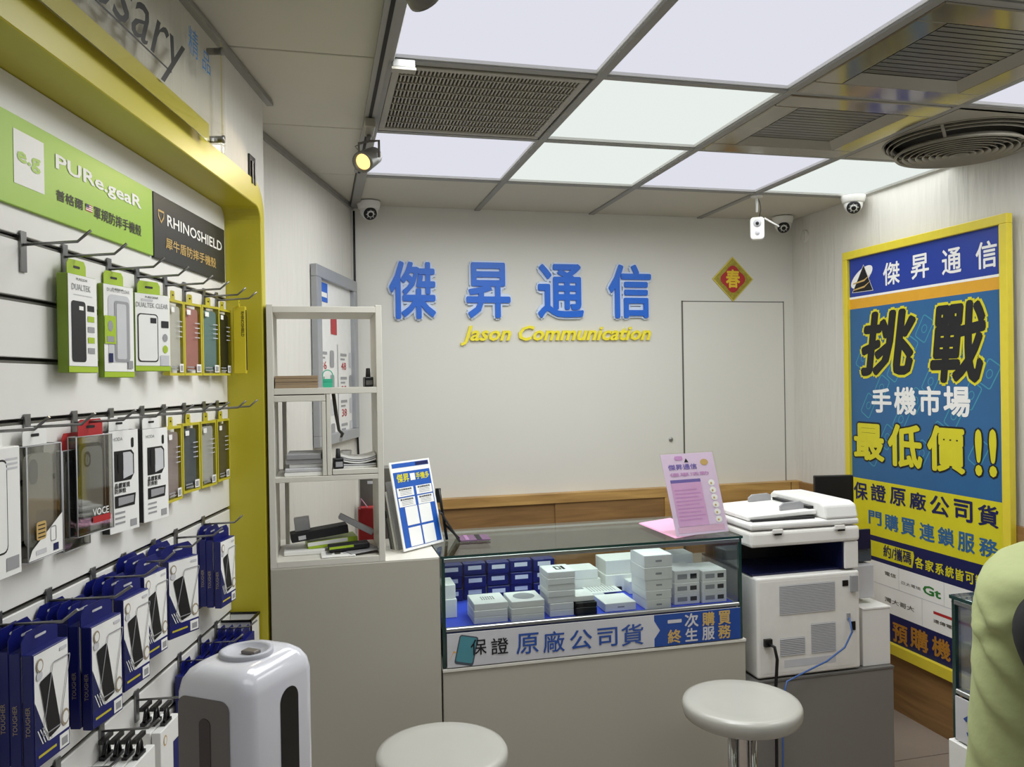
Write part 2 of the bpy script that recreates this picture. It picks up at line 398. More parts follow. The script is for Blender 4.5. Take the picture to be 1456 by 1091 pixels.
# square glossy air outlets
def outlet(cy, label):
    t = thing('air_outlet', label, 'air vent', (1.695, cy, CEIL), group='square air conditioning outlets')
    H = .289; I = .20
    f = MB()
    for a in ((-H, H, -H, -I), (-H, H, I, H), (-H, -I, -I, I), (I, H, -I, I)): f.box(*a, -.006, .004)
    bev(f.build('face_plate', M_acp, t), .003, 1)
    s_ = MB()
    for q in range(4):
        R = Matrix.Rotation(q*math.pi/2, 4, 'Z'); v = [R @ Vector(p) for p in ((-I, -I, -.006), (I, -I, -.006), (I-.035, -I+.035, .016), (-I+.035, -I+.035, .016))]
        s_.add(v, [(3, 2, 1, 0)])
    s_.build('sloped_rim', M_grille, t)
    MB().box(-I+.03, I-.03, -I+.03, I-.03, .028, .034).build('duct', M_dark, t)
    sl = MB().box(-I+.036, I-.036, -.0092, .0092, -.001, .001, 0, Matrix.Rotation(-.06, 4, 'X')).build('slat', M_acs, t); sl.location = (0, -I+.048, .018)
    for k in range(1, 13): o = link('slat', sl.data, t); o.location = (0, -I+.048+k*.0253, .018)
outlet(2.4225, 'smaller-looking glossy square air outlet between the light panels, nearer the back wall')
outlet(1.8175, 'larger-looking glossy square air outlet at upper right, its plate reflecting the poster')
# round louvred diffuser
t = thing('round_diffuser', 'round louvred air diffuser with concentric rings by the right wall', 'air vent', (2.28, 2.4225, CEIL))
f = MB()
H = .265
nseg = 48; ring = [(.255*math.cos(2*math.pi*k/nseg), .255*math.sin(2*math.pi*k/nseg), -.004) for k in range(nseg)]
sq = []
for k in range(nseg):
    a = 2*math.pi*k/nseg; c_, s_ = math.cos(a), math.sin(a); q = H/max(abs(c_), abs(s_)); sq.append((q*c_, q*s_*1.06, -.004))
f.add(ring+sq, [(k, (k+1) % nseg, nseg+(k+1) % nseg, nseg+k) for k in range(nseg)])
f.build('face_plate', M_grille, t)
MB().lathe((0, 0, 0), [(.255, .0), (.255, .03), (0, .034)], 0, 40).build('duct', M_dark, t)
def blade(R, dz): MB().lathe((0, 0, 0), [(R, dz), (R-.010, dz+.018), (R-.0115, dz+.017), (R-.0015, dz-.0015), (R, dz)], 0, 56).build('ring_blade', M_grille, t)
for k in range(3): blade(.254-.014*k, -.006-.008*k)
for k in range(9): blade(.212-.0225*k, -.052-.0012*k)
MB().lathe((0, 0, 0), [(.214, -.05), (.214, -.044), (.205, -.04), (.206, -.05), (.214, -.05)], 0, 56).build('inner_rim', M_grille, t)
for k in range(4):
    a = math.radians(35+90*k); m = MB().box(.03, .208, -.007, .007, -.042, -.038, 0, Matrix.Rotation(a, 4, 'Z')); c_, s_ = math.cos(a), math.sin(a)
    m.tube([(.205*c_, .205*s_, -.042), (.252*c_, .252*s_, .0)], .006, 0, 6); m.build('spoke', M_grille, t)
# track and spotlights
t = thing('light_track', 'grey lighting track running along the ceiling bar towards the back wall', 'track', (.175, 0, 0))
MB().box(-.018, .018, .2, 3.2, CEIL-.022, CEIL-.0125).build('rail', M_bar, t)
MB().box(-.005, .005, .2, 3.2, CEIL-.0235, CEIL-.0221).build('groove', M_dark, t)
M_bulb = lamp_mat('warm_bulb', '#ffd27a', 2.2)
M_spot = mat('spot_grey', '#77756e', .4, metal=.3)
def spot(y, lab, aim, lit=True):
    t = thing('spotlight', lab, 'spotlight', (.175, y, CEIL-.0236), group='track spotlights')
    bev(MB().box(-.016, .016, -.085, .02, -.03, 0).build('track_adapter', M_grille, t), .003, 1)
    MB().tube([(0, 0, -.03), (0, 0, -.05)], .007).build('stem', M_spot, t)
    y_ = MB(); A = Vector(aim).normalized(); sd = A.cross(Vector((0, 0, 1))).normalized(); c = Vector((0, 0, -.105))
    for q in (-1, 1): y_.tube([Vector((0, 0, -.05)), Vector((0, 0, -.052))+sd*.036*q, c+sd*.036*q], .0045, 0, 6)
    y_.build('yoke', M_spot, t)
    b = MB().lathe(c, [(0, -.05), (.02, -.05), (.028, -.04), (.031, 0), (.034, .045), (.034, .052), (.027, .052), (.025, .042)], 0, 24, A).build('lamp_head', M_spot, t)
    MB().lathe(c, [(.025, .043), (0, .044)], 0, 20, A).build('bulb', M_bulb if lit else M_grille, b)
    MB().tube([c+sd*.03-A*.03, c+sd*.06-A*.02+Vector((0, 0, .04)), Vector((.03, .0, -.04))+sd*.03, (0.01, 0, -.02)], .0025, 0, 6).build('lamp_cable', M_spot, t)
    return c+A*.06+t.location, A
p, A = spot(2.60, 'small grey track spotlight with lit warm yellow bulb by the vent grille', (-.45, -.72, -.45))
L = bpy.data.lights.new('spot_beam', 'SPOT'); L.energy = 3; L.color = (1, .75, .4); L.spot_size = 1; L.shadow_soft_size = .02
lo = bpy.data.objects.new('spot_beam', L); COL.objects.link(lo); lo.location = p; lo.rotation_euler = A.to_track_quat('-Z', 'Y').to_euler()
spot(1.41, 'dark unlit track spotlight cut off at the top edge of the photo', (.5, .6, -.4), False)
t = thing('ceiling_sensor', 'small pale grey box clipped under the ceiling bar at the vent corner', 'sensor', (.235, 2.105, CEIL-.004))
bev(MB().box(-.03, .03, -.012, .012, -.022, 0).build('body', mat('sensor_grey', '#8d8d89', .5), t), .003); MB().box(-.032, .032, -.014, .014, -.028, -.0221).build('clip', M_grille, t)

# ------------------------------------------------ cameras on the ceiling
def dome(x, y, lab, yaw, drop=0):
    t = thing('dome_camera', lab, 'security camera', (x, y, CEIL-.001), yaw, 'white dome security cameras')
    MB().lathe((0, 0, 0), [(.055, 0), (.055, -.012), (.05, -.03), (.045, -.036), (0, -.036)], 0, 32).build('base', M_white, t)
    b = MB().lathe((0, 0, -.04), [(.043, .004)]+[(.043*math.cos(a), -.043*math.sin(a)) for a in [k*math.pi/2/8 for k in range(9)]], 0, 32).build('ball', M_white, t)
    A = Vector((0, -.8, -.55)).normalized(); c = Vector((0, 0, -.042))
    MB().lathe(c, [(.031, .026), (.031, .034), (.025, .038), (0, .039)], 0, 24, A).build('lens_ring', M_blackm, t)
    MB().lathe(c, [(.011, .037), (.011, .042), (.006, .0435), (0, .0435)], 0, 16, A).build('lens', M_blk, t)
    l_ = MB()
    U = A.orthogonal().normalized(); W = A.cross(U)
    for k in range(8):
        a = k*math.pi/4; l_.lathe(c+(U*math.cos(a)+W*math.sin(a))*.019, [(.0035, .037), (.0035, .0405), (0, .041)], 0, 8, A)
    l_.build('infrared_diodes', M_grey, t, kind='stuff')
dome(.25, 3.80, 'white dome camera at the left end, in the corner above the blue characters', .2)
dome(2.44, 3.80, 'white dome camera in the far right corner beside the cube camera', -.45)
dome(2.49, 3.29, 'white dome camera on the ceiling edge above the yellow-framed poster', -.6)
p = PZ(1076, 279, CEIL-.003)
t = thing('cube_camera', 'white upright network camera hanging from the ceiling bar with a stick antenna', 'security camera', p, -.5)
MB().lathe((0, 0, 0), [(.028, 0), (.028, -.006), (0, -.006)], 0, 24).build('mount_plate', M_white, t)
MB().tube([(0, 0, -.006), (0.0, 0.005, -.075)], .006).build('mount_arm', M_white, t)
bd = MB().plate((0, -.012, -.155), (1, 0, 0), (0, 0, 1), rrect(-.032, -.05, .032, .055, .016), 0, .028); bd = bev(bd.build('body', M_white, t), .004)
MB().lathe((0, -.012, -.13), [(.018, .0), (.018, .001), (0, .0012)], 0, 24, (0, -1, 0)).build('lens_ring', M_lgrey, bd)
MB().lathe((0, -.012, -.13), [(.008, .0013), (.008, .003), (0, .004)], 0, 16, (0, -1, 0)).build('lens', M_blk, bd)
MB().lathe((0, -.012, -.175), [(.011, .0), (.009, .003), (0, .005)], 0, 16, (0, -1, 0)).build('motion_sensor', M_lgrey, bd)
MB().tube([(.032, 0, -.105), (.098, 0, -.15)], .004).build('antenna', M_white, t)
MB().tube([(.004, .005, -.005), (.014, .01, -.03), (.018, .01, -.06), (.01, .005, -.1)], .0018, 0, 6).build('cord', M_blk, t)
p = PX(1145, 336, RIGHT)
t = thing('round_cover', 'small round beige cover plate on the right wall beside the corner', 'cover plate', p)
MB().lathe((0, 0, 0), [(.034, 0), (.034, .006), (.03, .008), (0, .008)], 0, 28, (-1, 0, 0)).build('disc', M_paper, t)
MB().box(-.012, -.0085, -.005, .005, -.022, .022).build('tab', M_wall, t)

# ================================================================== BACK WALL LETTERING
UX, UZ = Vector((1, 0, 0)), Vector((0, 0, 1))
for ch, a, b, c_, d_, lab in (('傑', 550, 368, 623, 456, 'first from the left'), ('昇', 660, 370, 729, 455, 'second from the left'), ('通', 762, 372, 833, 455, 'third from the left'), ('信', 863, 373, 929, 455, 'fourth from the left')):
    p = PY(a, b, BACK-.024); q = PY(c_, d_, BACK-.024); wd, h = q.x-p.x, p.z-q.z
    t = thing('wall_character', 'large blue raised Chinese character on the back wall, '+lab, 'sign letter', (p.x, BACK, q.z), group='blue raised characters on the back wall')
    MB().text(ch, (0, -.014, 0), UX, UZ, wd, h, 0, .085, 0, .0135).build('pale_backing', MATS.get('letter_edge') or mat('letter_edge', '#d5e2f5', .4), t)
    MB().text(ch, (.009, -.024, .009), UX, UZ, wd-.018, h-.018, 0, .025, 0, .009).build('blue_face', MATS.get('letter_blue') or mat('letter_blue', '#1566d2', .35), t)
p = PY(655, 463, BACK-.015); q = PY(926, 490, BACK-.015)
t = thing('wall_lettering', 'yellow slanted English lettering below the blue characters on the back wall', 'sign', (p.x, BACK, q.z))
My = mat('letter_yellow', '#f6e63a', .35)
word = 'Jason Communication'; vs, fs = text_data(word, .022, .3)
xs = [v[0] for v in vs]; ys = [v[1] for v in vs]; sx = (q.x-p.x)/(max(xs)-min(xs)); sz = (p.z-q.z)/(max(ys)-min(ys))
# split the word into its separate letters (connected islands, dots joined to their stems)
par = list(range(len(vs)))
def find(a):
    while par[a] != a: par[a] = par[par[a]]; a = par[a]
    return a
for f in fs:
    for i in f[1:]: par[find(i)] = find(f[0])
isl = {}
for i, f in enumerate(fs): isl.setdefault(find(f[0]), []).append(f)
isl = list(isl.values()); cen = [sum(vs[i][0] for f in g for i in f)/sum(len(f) for f in g) for g in isl]
order = sorted(range(len(isl)), key=lambda k: cen[k]); groups = []
for k in order:
    ymin = min(vs[i][1] for f in isl[k] for i in f)
    if ymin > .5 and groups: groups[-1] += isl[k]
    else: groups.append(list(isl[k]))
for g in groups:
    idx = sorted({i for f in g for i in f}); mp_ = {i: n for n, i in enumerate(idx)}
    m = MB(); pts = [Vector(((vs[i][0]-min(xs))*sx, -.015, (vs[i][1]-min(ys))*sz)) for i in idx]
    ff = [[mp_[i] for i in f] for f in g]; m.add(pts, ff)
    ec = {(f[i], f[(i+1) % len(f)]) for f in ff for i in range(len(f))}; n = len(pts)
    m.add(pts+[v+Vector((0, .014, 0)) for v in pts], [(e[1], e[0], e[0]+n, e[1]+n) for e in ec if (e[1], e[0]) not in ec])
    m.build('letter', My, t)
# new-year diamond
p = PY(1042, 397, BACK-.004)
t = thing('new_year_diamond', 'gold and red diamond-shaped New Year paper charm above the hidden door', 'wall decoration', (p.x, BACK, p.z))
R = .122
MB().plate((0, -.004, 0), UX, UZ, [(0, -R), (R, 0), (0, R), (-R, 0)], 0, .003).build('gold_paper', mat('gold_foil', '#a79a3c', .35, metal=.4, var=.5, scale=90), t)
m = MB(); outline(m, (0, -.0046, 0), UX, UZ, [(0, -R), (R, 0), (0, R), (-R, 0)], .008, 0); m.build('bright_border', mat('gold_bright', '#d6c85a', .3, metal=.4), t)
MB().plate((0, -.005, 0), UX, UZ, [(.066*math.cos(a)*(1+.12*math.cos(4*a)), .066*math.sin(a)*(1+.12*math.cos(4*a))) for a in [k*math.pi/16 for k in range(32)]], 0).build('red_disc', M_red, t)
MB().text('春', (-.042, -.0056, -.048), UX, UZ, .084, .1, 0, .035).build('lettering', mat('gold_yellow', '#e9c62c', .4), t)

# cable in the left corner
m = MB(); pts = [PY(x, y, BACK-.006) for x, y in ((503, 300), (504, 360), (505, 420), (507, 480), (506, 515), (508, 560), (508, 610), (510, 655))]
m.tube(pts, .005, 0, 6); tagd(m.build('wall_cable', M_blk), 'black cable running down the back left corner of the room', 'cable')

# notice board on the left wall
p = onpl(440, 373, ln, ln.dot(LA)); q = onpl(501, 405, ln, ln.dot(LA))
s0 = (p-LA).dot(ld); s1 = min((q-LA).dot(ld), (LB-LA).length-.02); zt, zb = 2.015, 1.275
t = thing('notice_board', 'grey-framed price notice board hanging on the left textured wall', 'notice board', LA+ld*s0+ln*.002, 0)
W_ = s1-s0; O = Vector((0, 0, 0))
MB().rect(O+ln*.008, ld, UZ, .02, zb+.02, W_-.02, zt-.02, 0, .007).build('backing', mat('paper_sheet', '#e9e8e4', .5), t)
f = MB()
for a in ((0, zb, W_, zb+.045), (0, zt-.05, W_, zt), (0, zb+.045, .06, zt-.05), (W_-.06, zb+.045, W_, zt-.05)): f.rect(O+ln*.028, ld, UZ, *a, 0, .027)
bev(f.build('frame', mat('board_frame_grey', '#a5a7aa', .35, metal=.3), t), .003)
f = MB(); Q = O+ln*.0095
f.rect(Q, ld, UZ, .07, zt-.14, .2, zt-.06, 1); f.rect(Q+ln*.0004, ld, UZ, .08, zt-.12, .19, zt-.1, 0)
f.rect(Q, ld, UZ, .24, zt-.27, .33, zt-.18, 2)
rn = random.Random(3)
for k in range(4):
    z = zt-.36-k*.105
    for u in (.08, .38):
        f.rect(Q, ld, UZ, u, z, u+.1, z+.012, 3); f.rect(Q, ld, UZ, u, z-.018, u+.07, z-.01, 3)
        f.text(rn.choice(['28', '36', '48', '29', '38']), Q+ld*(u+.01)+UZ*(z-.062), ld, UZ, .08, .034, 2, .01)
        f.plate(Q, ld, UZ, rrect(u+.14, z-.06+rn.random()*.01, u+.2, z+.02, .012, 3), rn.choice([3, 4, 4]))
f.rect(Q, ld, UZ, .335, zb+.05, .342, zt-.31, 3)
f.build('print', [M_whitecard, M_blue, M_red, M_grey, M_lgrey], t)
# ================================================================== POSTER ON THE RIGHT WALL
PXF = RIGHT-.022-.03
yL, yR, zB, zT = 3.404, 2.447, .262, 2.13
t = thing('framed_poster', 'tall yellow-framed blue and yellow Chinese advertising poster on the right wall', 'poster', (RIGHT-.022, yL, 0))
UL = Vector((0, -1, 0)); bx = .05
def PP(px, py): v = PX(px, py, PXF+.012); return (yL-v.y, v.z)
MB().box(-.012, -.001, -(yL-yR)+.02, -.02, zB+.02, zT-.02).build('backing', M_navy, t)
f = MB(); W_ = yL-yR
for a in ((0, zB, W_, zB+bx), (0, zT-.038, W_, zT), (0, zB+bx, .033, zT-.038), (W_-.037, zB+bx, W_, zT-.038)): f.rect((-.03, 0, 0), UL, UZ, *a, 0, .029)
bev(f.build('frame', M_pframe, t), .003)
m = MB(); F0 = Vector((-.0135, 0, 0)); step = Vector((-.0006, 0, 0))
z1 = PP(1204, 424)[1]; z2 = PP(1204, 427)[1]; z3 = PP(1204, 441)[1]; z4 = PP(1205, 677)[1]; z5 = PP(1254, 765)[1]; z6 = PP(1254, 801)[1]; z7 = PP(1273, 876)[1]
a, b = .033, W_-.037
m.rect(F0, UL, UZ, a, z1, b, zT-.038, 0); m.rect(F0, UL, UZ, a, z2, b, z1, 1); m.rect(F0, UL, UZ, a, z3, b, z2, 2)
m.rect(F0, UL, UZ, a, z4, b, z3, 3); m.rect(F0, UL, UZ, a, z5, b, z4, 4); m.rect(F0, UL, UZ, a, z6, b, z5, 5)
m.rect(F0, UL, UZ, a, z7, b, z6, 1); m.rect(F0, UL, UZ, a, zB+bx, b, z7, 5)
q = PP(1299, 809); v = PP(1254, 769); m.plate(F0+step, UL, UZ, [(a, q[1]-.0), (q[0]-.012, q[1]), (q[0], v[1]-.03), (q[0]-.006, v[1]-.012), (a, v[1]-.012)], 4)
gy = (z6+z7)/2+.01
m.rect(F0+step, UL, UZ, a, gy-.0015, b, gy+.0015, 6)
for px in (1277, 1341): u = PP(px, 830)[0]; m.rect(F0+step, UL, UZ, u-.001, gy, u+.001, z6, 6)
u = PP(1310, 870)[0]; m.rect(F0+step, UL, UZ, u-.001, z7, u+.001, gy, 6)
r1, r2 = PP(1326, 869), PP(1378, 887); m.rect(F0+step, UL, UZ, r1[0], r1[1]-.012, b, r1[1], 7)
rn = random.Random(5)                 # faint phone outlines printed on the teal field
for k in range(26):
    cx = .1+((k*.37) % 1)*.82; cz = z4+.04+(k/26)*(z3-z4-.08); an = .55
    if cx > b-.06 or cx < a+.05: continue
    U2 = UL*math.cos(an)+UZ*math.sin(an)*-1; V2 = UL*math.sin(an)+UZ*math.cos(an); O2 = F0+step*.5+UL*cx+UZ*cz
    if cz > z3-.1 or cz < z4+.1: continue
    outline(m, O2, U2, V2, rrect(-.035, -.055, .035, .055, .012, 2), .005, 8); outline(m, O2, U2, V2, ell(0, 0, .016, .02, 10), .004, 8)
m.build('print', [M_inkblue, M_whitecard, M_orange, M_teal, M_pyel, M_navy, M_lgrey, M_red, M_tealhi], t)
m = MB()
def pt(s, x0, y0, x1, y1, mi, bold=.02, lift=2, shear=0, grow=0):
    p, q = PP(x0, y0), PP(x1, y1); q = (q[0], min(q[1], p[1]-.005))
    # the pixel box slants with the perspective: use the mean height of both corners
    m.text(s, F0+step*lift+UL*(p[0]-grow)+UZ*(q[1]-grow), UL, UZ, q[0]-p[0]+2*grow, p[1]-q[1]+2*grow, mi, bold, shear)
for s, *bb in (('傑', 1254.5, 375, 1278.5, 403), ('昇', 1294, 364, 1320, 394), ('通', 1338, 356, 1366, 387), ('信', 1386, 346, 1416.8, 379)): pt(s, *bb, 1)
for s, *bb in (('挑', 1222, 446, 1303, 534), ('戰', 1320, 434, 1402, 545)):
    pt(s, *bb, 4, .085, 2, .15, .012); pt(s, *bb, 0, .04, 3, .15)
for s, *bb in (('手', 1238, 552, 1267, 588), ('機', 1270, 550, 1302, 591), ('市', 1305, 549, 1337, 592), ('場', 1340, 549, 1379, 594)): pt(s, *bb, 1, .035)
for s, *bb in (('最', 1213, 601, 1257, 658), ('低', 1261, 602, 1311, 669), ('價', 1317, 604, 1372, 676), ('!', 1385, 610, 1396, 678), ('!', 1405, 610, 1417, 680)):
    pt(s, *bb, 0, .075, 2, 0, .008); pt(s, *bb, 4, .04, 3)
for s, *bb in (('保', 1213, 684, 1233, 713), ('證', 1237, 687, 1259, 716), ('原', 1264, 692, 1287, 722), ('廠', 1292, 698, 1316, 728), ('公', 1321, 703, 1349, 737), ('司', 1355, 709, 1382, 745), ('貨', 1389, 716, 1419, 753)): pt(s, *bb, 5, .03)
for s, *bb in (('門', 1234, 725, 1252.6, 749), ('購', 1256.5, 730, 1276.5, 758), ('買', 1279.6, 735, 1301, 765), ('連', 1306, 742, 1328, 773), ('鎖', 1332, 748, 1356, 780), ('服', 1360.5, 755, 1385, 789), ('務', 1391, 763, 1418, 797)): pt(s, *bb, 3, .03)
pt('約/攜碼', 1255, 774, 1295, 804, 5, .02, 3)
for k, ch in enumerate('各家系統皆可辦'):
    x = 1300+k*14.3; y = 791+k*4.3; pt(ch, x, y, x+12.5, y+20, 4, .03)
pt('電信', 1257, 812, 1273, 823, 6, .01); pt('亞太電信', 1280, 826, 1308, 840, 6, .0); pt('灣大哥大', 1257, 848, 1299, 871, 6, .01)
pt('Gt', 1311, 831, 1337, 853, 7, .035); pt('台', 1351.5, 851, 1360, 865, 6, .01); pt('遠傳電信', 1326, 880, 1362, 899, 6, .02)
for s, *bb in (('預', 1268, 884, 1290, 921), ('購', 1293, 890, 1319, 931), ('機', 1324, 903, 1351, 943), ('換', 1357, 914, 1386, 958)): pt(s, *bb, 8, .03)
lg = [PP(1227, 376), PP(1211, 417), PP(1241, 413)]
cx, cz = PP(1224, 394)
m.plate(F0+step, UL, UZ, [(cx+.075*math.cos(a_)*1.0+.02*math.sin(a_), cz+.045*math.sin(a_)+.02*math.cos(a_)) for a_ in [k*math.pi/12 for k in range(24)]], 1)
m.plate(F0+step*2, UL, UZ, [lg[1], lg[2], lg[0]], 0); outline(m, F0+step*3, UL, UZ, [lg[1], lg[2], lg[0]], .004, 1)
for dz in (0, .03): m.plate(F0+step*3, UL, UZ, [(cx-.06+.0, cz-.03-dz), (cx+.02, cz-.022-dz), (cx+.07, cz+.008-dz), (cx+.02, cz-.014-dz), (cx-.06, cz-.024-dz)], 9)
m.build('lettering', [M_ink, M_whitecard, M_orange, M_teal, M_pyel, M_navy, M_acs, mat('green_ink', '#2e7a35', .5), M_ygold, M_gold], t)

# ================================================================== LEFT DISPLAY WALL
unit = thing('slatwall_display', 'yellow-framed white slatwall display unit along the left wall', 'display unit', (0, 0, 0), -SA)
MB().box(-.80, -.785, -1.0, 2.315, 0, 2.05).build('back_board', M_groove, unit)
zs = [.48+.1*k for k in range(14)]     # groove heights .48 ... 1.78
edges = [.05]+zs+[2.047]
for a, b in zip(edges[:-1], edges[1:]):
    bev(MB().box(-.785, -.772, -1.0, 2.314, a+.005, b-.005).build('slat_panel', M_slat, unit), .001, 1)
rails = MB()
for z in zs: rails.box(-.785, -.7755, -1.0, 2.314, z-.0045, z-.0005)
rails.build('slot_lining', M_acs, unit)
# frame: inverted L swept through the depth
pts = []
ro, ri = .09, .045; so, si, zo, zi = 2.350, 2.316, 2.113, 2.043
pts += [(-1.0, zo)]+[(so-ro+ro*math.sin(a), zo-ro+ro*math.cos(a)) for a in [k*math.pi/2/8 for k in range(9)]]+[(so, 0), (si, 0)]
pts += [(si-ri+ri*math.sin(a), zi-ri+ri*math.cos(a)) for a in [math.pi/2-k*math.pi/2/6 for k in range(7)]]+[(-1.0, zi)]
f = MB().plate((-.668, 0, 0), (0, 1, 0), (0, 0, 1), pts[::-1], 0, .115)
bev(f.build('frame', M_yel, unit), .002, 1)

def sgn(name, label, x0, y0, x1, y1, s0, s1, z0, z1, m_face):
    t = thing(name, label, 'sign', dw(-.765, s0, z0), -SA)
    bev(MB().box(-.0065, 0, 0, s1-s0, 0, z1-z0).build('panel', m_face, t), .001, 1)
    return t
V1, V0 = Vector((0, 1, 0)), Vector((0, 0, 1))
def dpt(m, base, s, x0, y0, x1, y1, mi, bold=.0, lift=.001, shear=0):
    """text on the display-wall plane n=-.765 between two measured corners"""
    p, q = PS(x0, y0, -.765), PS(x1, y1, -.765)
    m.text(s, (lift, p.y-base[0], q.z-base[1]), V1, V0, q.y-p.y, p.z-q.z, mi, bold, shear)
t = sgn('header_sign', 'lime green header sign with white square logo and lettering', 0, 0, 0, 0, .60, 1.812, 1.828, 1.976, M_gsign)
m = MB(); B = (.60, 1.828)
p, q = PS(18, 181, -.765), PS(63, 277, -.765); m.rect((.0006, 0, 0), V1, V0, p.y-B[0], q.z-B[1], q.y-B[0], p.z-B[1], 0)
dpt(m, B, 'e.g', 23, 212, 57, 250, 1, .035, .0012)
dpt(m, B, 'PURe.geaR', 78, 218, 200.5, 303, 0, .03)
dpt(m, B, '普格爾', 79, 268, 118, 300, 2, .015); dpt(m, B, '軍規防摔手機殼', 133, 292, 200.5, 337, 2, .015)
p, q = PS(121, 289, -.765), PS(131, 303, -.765); O = Vector((.0008, 0, 0))
for k in range(7): zz = q.z+(p.z-q.z)*k/7; m.rect(O, V1, V0, p.y-B[0], zz-B[1], q.y-B[0], zz+(p.z-q.z)/7-B[1], 3 if k % 2 == 0 else 0)
m.rect(O*1.4, V1, V0, p.y-B[0], (p.z+q.z)/2-B[1], (p.y+q.y)/2-B[0], p.z-B[1], 4)
m.build('lettering', [M_whitecard, M_gsign, M_ink, M_red, M_navy], t)
t = sgn('header_sign', 'charcoal black header sign with white and gold lettering beside the lime sign', 0, 0, 0, 0, 1.818, 2.29, 1.826, 1.976, M_bsign)
m = MB(); B = (1.818, 1.826)
dpt(m, B, 'RHINOSHIELD', 237, 305, 315, 358, 0, .02); dpt(m, B, '犀牛盾防摔手機殼', 235, 337, 306.7, 382, 1, .012)
p, q = PS(224, 297, -.765), PS(233, 320, -.765); a, b, c, d = p.y-B[0], q.y-B[0], p.z-B[1], q.z-B[1]
outline(m, (.001, 0, 0), V1, V0, [(a, c), (a, d+.015), ((a+b)/2, d), (b, d+.015), (b, c)], .005, 1)
m.build('lettering', [M_whitecard, M_gold], t)
# acrylic sign high on the bulkhead
t = thing('acrylic_sign', 'clear acrylic sign with cursive black lettering on the bulkhead above the display', 'sign', dw(-.674, 0, 0), -SA)
s1 = 1.95; zb, zt = 2.092, 2.362
MB().box(.026, .030, -.6, s1, zb, zt).build('acrylic_sheet', M_acr, t)
m = MB(); m.rect((.0255, 0, 0), V1, V0, -.6, zb+.004, s1-.10, zb+.044, 0); m.rect((.0255, 0, 0), V1, V0, s1-.014, zb+.03, s1-.008, zt, 0)
m.build('yellow_border', M_yel, t)
m = MB()
p, q = PS(262, 128, -.645), PS(160, 0, -.645)
m.text('Accessary', (.0308, .93, 2.135), V1, V0, 1.70-.93, .15, 0, 0, .42)
p, q = PS(138, 0, -.645), PS(243, 106, -.645); m.rect((.0308, 0, 0), V1, V0, 1.0, (p.z+q.z)/2-.002, q.y, (p.z+q.z)/2+.002, 0)
m.text('精', (.0308, 1.72, 2.25), V1, V0, .055, .06, 1); m.text('品', (.0308, 1.80, 2.245), V1, V0, .05, .045, 1)
m.build('lettering', [M_ink, mat('pen_blue', '#2f79b8', .5)], t)
for s_, z in ((1.92, zb+.03), (1.92, zt-.03), (.4, zb+.03), (.4, zt-.03)):
    MB().lathe((0, s_, z), [(.008, 0), (.008, .032), (.0095, .032), (.0095, .037), (0, .037)], 0, 16, (1, 0, 0)).build('standoff', M_steel, t)
# black switch plate on the bulkhead end
p = PS(357, 247, -.674)
t = thing('switch_plate', 'black double-slot plate on the end of the bulkhead', 'switch', dw(-.674, p.y, p.z), -SA)
bev(MB().box(0, .005, -.028, .028, -.05, .05).build('plate', M_blackm, t), .002)
for s_ in (-.011, .012): MB().box(.0051, .009, s_-.005, s_+.005, -.03, .032).build('slot', M_blk, t)

# ------------------------------------------------ hooks
hook_plate = MB(); hook_plate.box(.0, .003, -.008, .008, -.055, .012); hook_plate.box(-.008, .0, -.012, .012, .004, .008); hook_plate = hook_plate
hp = None
def hook(row, s, z, ln_, lab):
    global hp
    t = thing('display_hook', lab, 'hook', dw(-.771, s, z), -SA, group='steel slatwall hooks, %s row' % row)
    if hp is None:
        a = bev(hook_plate.build('bracket', M_steel, t), .001, 1); b = MB().tube([(.003, 0, -.01), (.09, 0, -.006), (.112, 0, .012)], .0025, 0, 8).build('arm', M_steel, t); hp = (a.data, b.data)
        b['x'] = 1; del b['x']
    else:
        a = link('bracket', hp[0], t); b = link('arm', hp[1], t)
    if ln_ != 1: b.scale = (ln_, 1, 1)
    return t
ORD = ['first', 'second', 'third', 'fourth', 'fifth', 'sixth', 'seventh', 'eighth', 'ninth']

# ------------------------------------------------ packages (local: x = n, front at x=0; y = s; z up from bottom)
FR = [M_whitecard, M_ink, M_grey, M_green, M_lgrey, M_navy, M_gold, M_blister, M_red, M_greend, M_yel, M_bluebox, M_ring]
def phone(mb, u, v, w_, h_, mi, x, ang=0):
    U = V1*math.cos(ang)+V0*math.sin(ang); V = V0*math.cos(ang)-V1*math.sin(ang)
    mb.plate((x, u, v), U, V, rrect(-w_/2, -h_/2, w_/2, h_/2, min(w_, h_)*.14, 3), mi)
def fit(sc, xl, xr, yt, yb, wd):
    D = ray((xl+xr)/2, (yt+yb)/2); n = D.dot(NX)/D.dot(SX)*sc
    k = (xr-xl)/(FP/sc*wd)
    an = 0; tr = abs(n/sc)
    for i in range(60):
        if math.sin(an)+tr*math.cos(an) < k: an += .01
    tz = lambda py: CH+(ray(xl, py).z/ray(xl, py).dot(SX))*(sc-wd/2)
    return n, an, tz(yt), tz(yb)
def place(name, lab, cat, sc, xl, xr, yt, yb, wd, group=None, back=0):
    n, an, zt, zb = fit(sc, xl, xr, yt, yb, wd)
    t = thing(name, lab, cat, dw(n-back, sc, zb), -SA-an, group); return t, zt-zb
def tab(mb, wd, h, T, m_, w2=.03, hh=.028):
    """hang tab with a slot standing up from the back of the pack"""
    mb.plate((-T/2, 0, h), V1, V0, [(-w2, 0), (w2, 0), (w2, hh*.7), (w2*.8, hh), (-w2*.8, hh), (-w2, hh*.7)], m_, .001)
    mb.plate((-T/2+.0004, 0, h), V1, V0, rrect(-w2*.35, hh*.45, w2*.35, hh*.62, .002, 2), 1)
G1 = 'boxed phone cases on the top hook row'
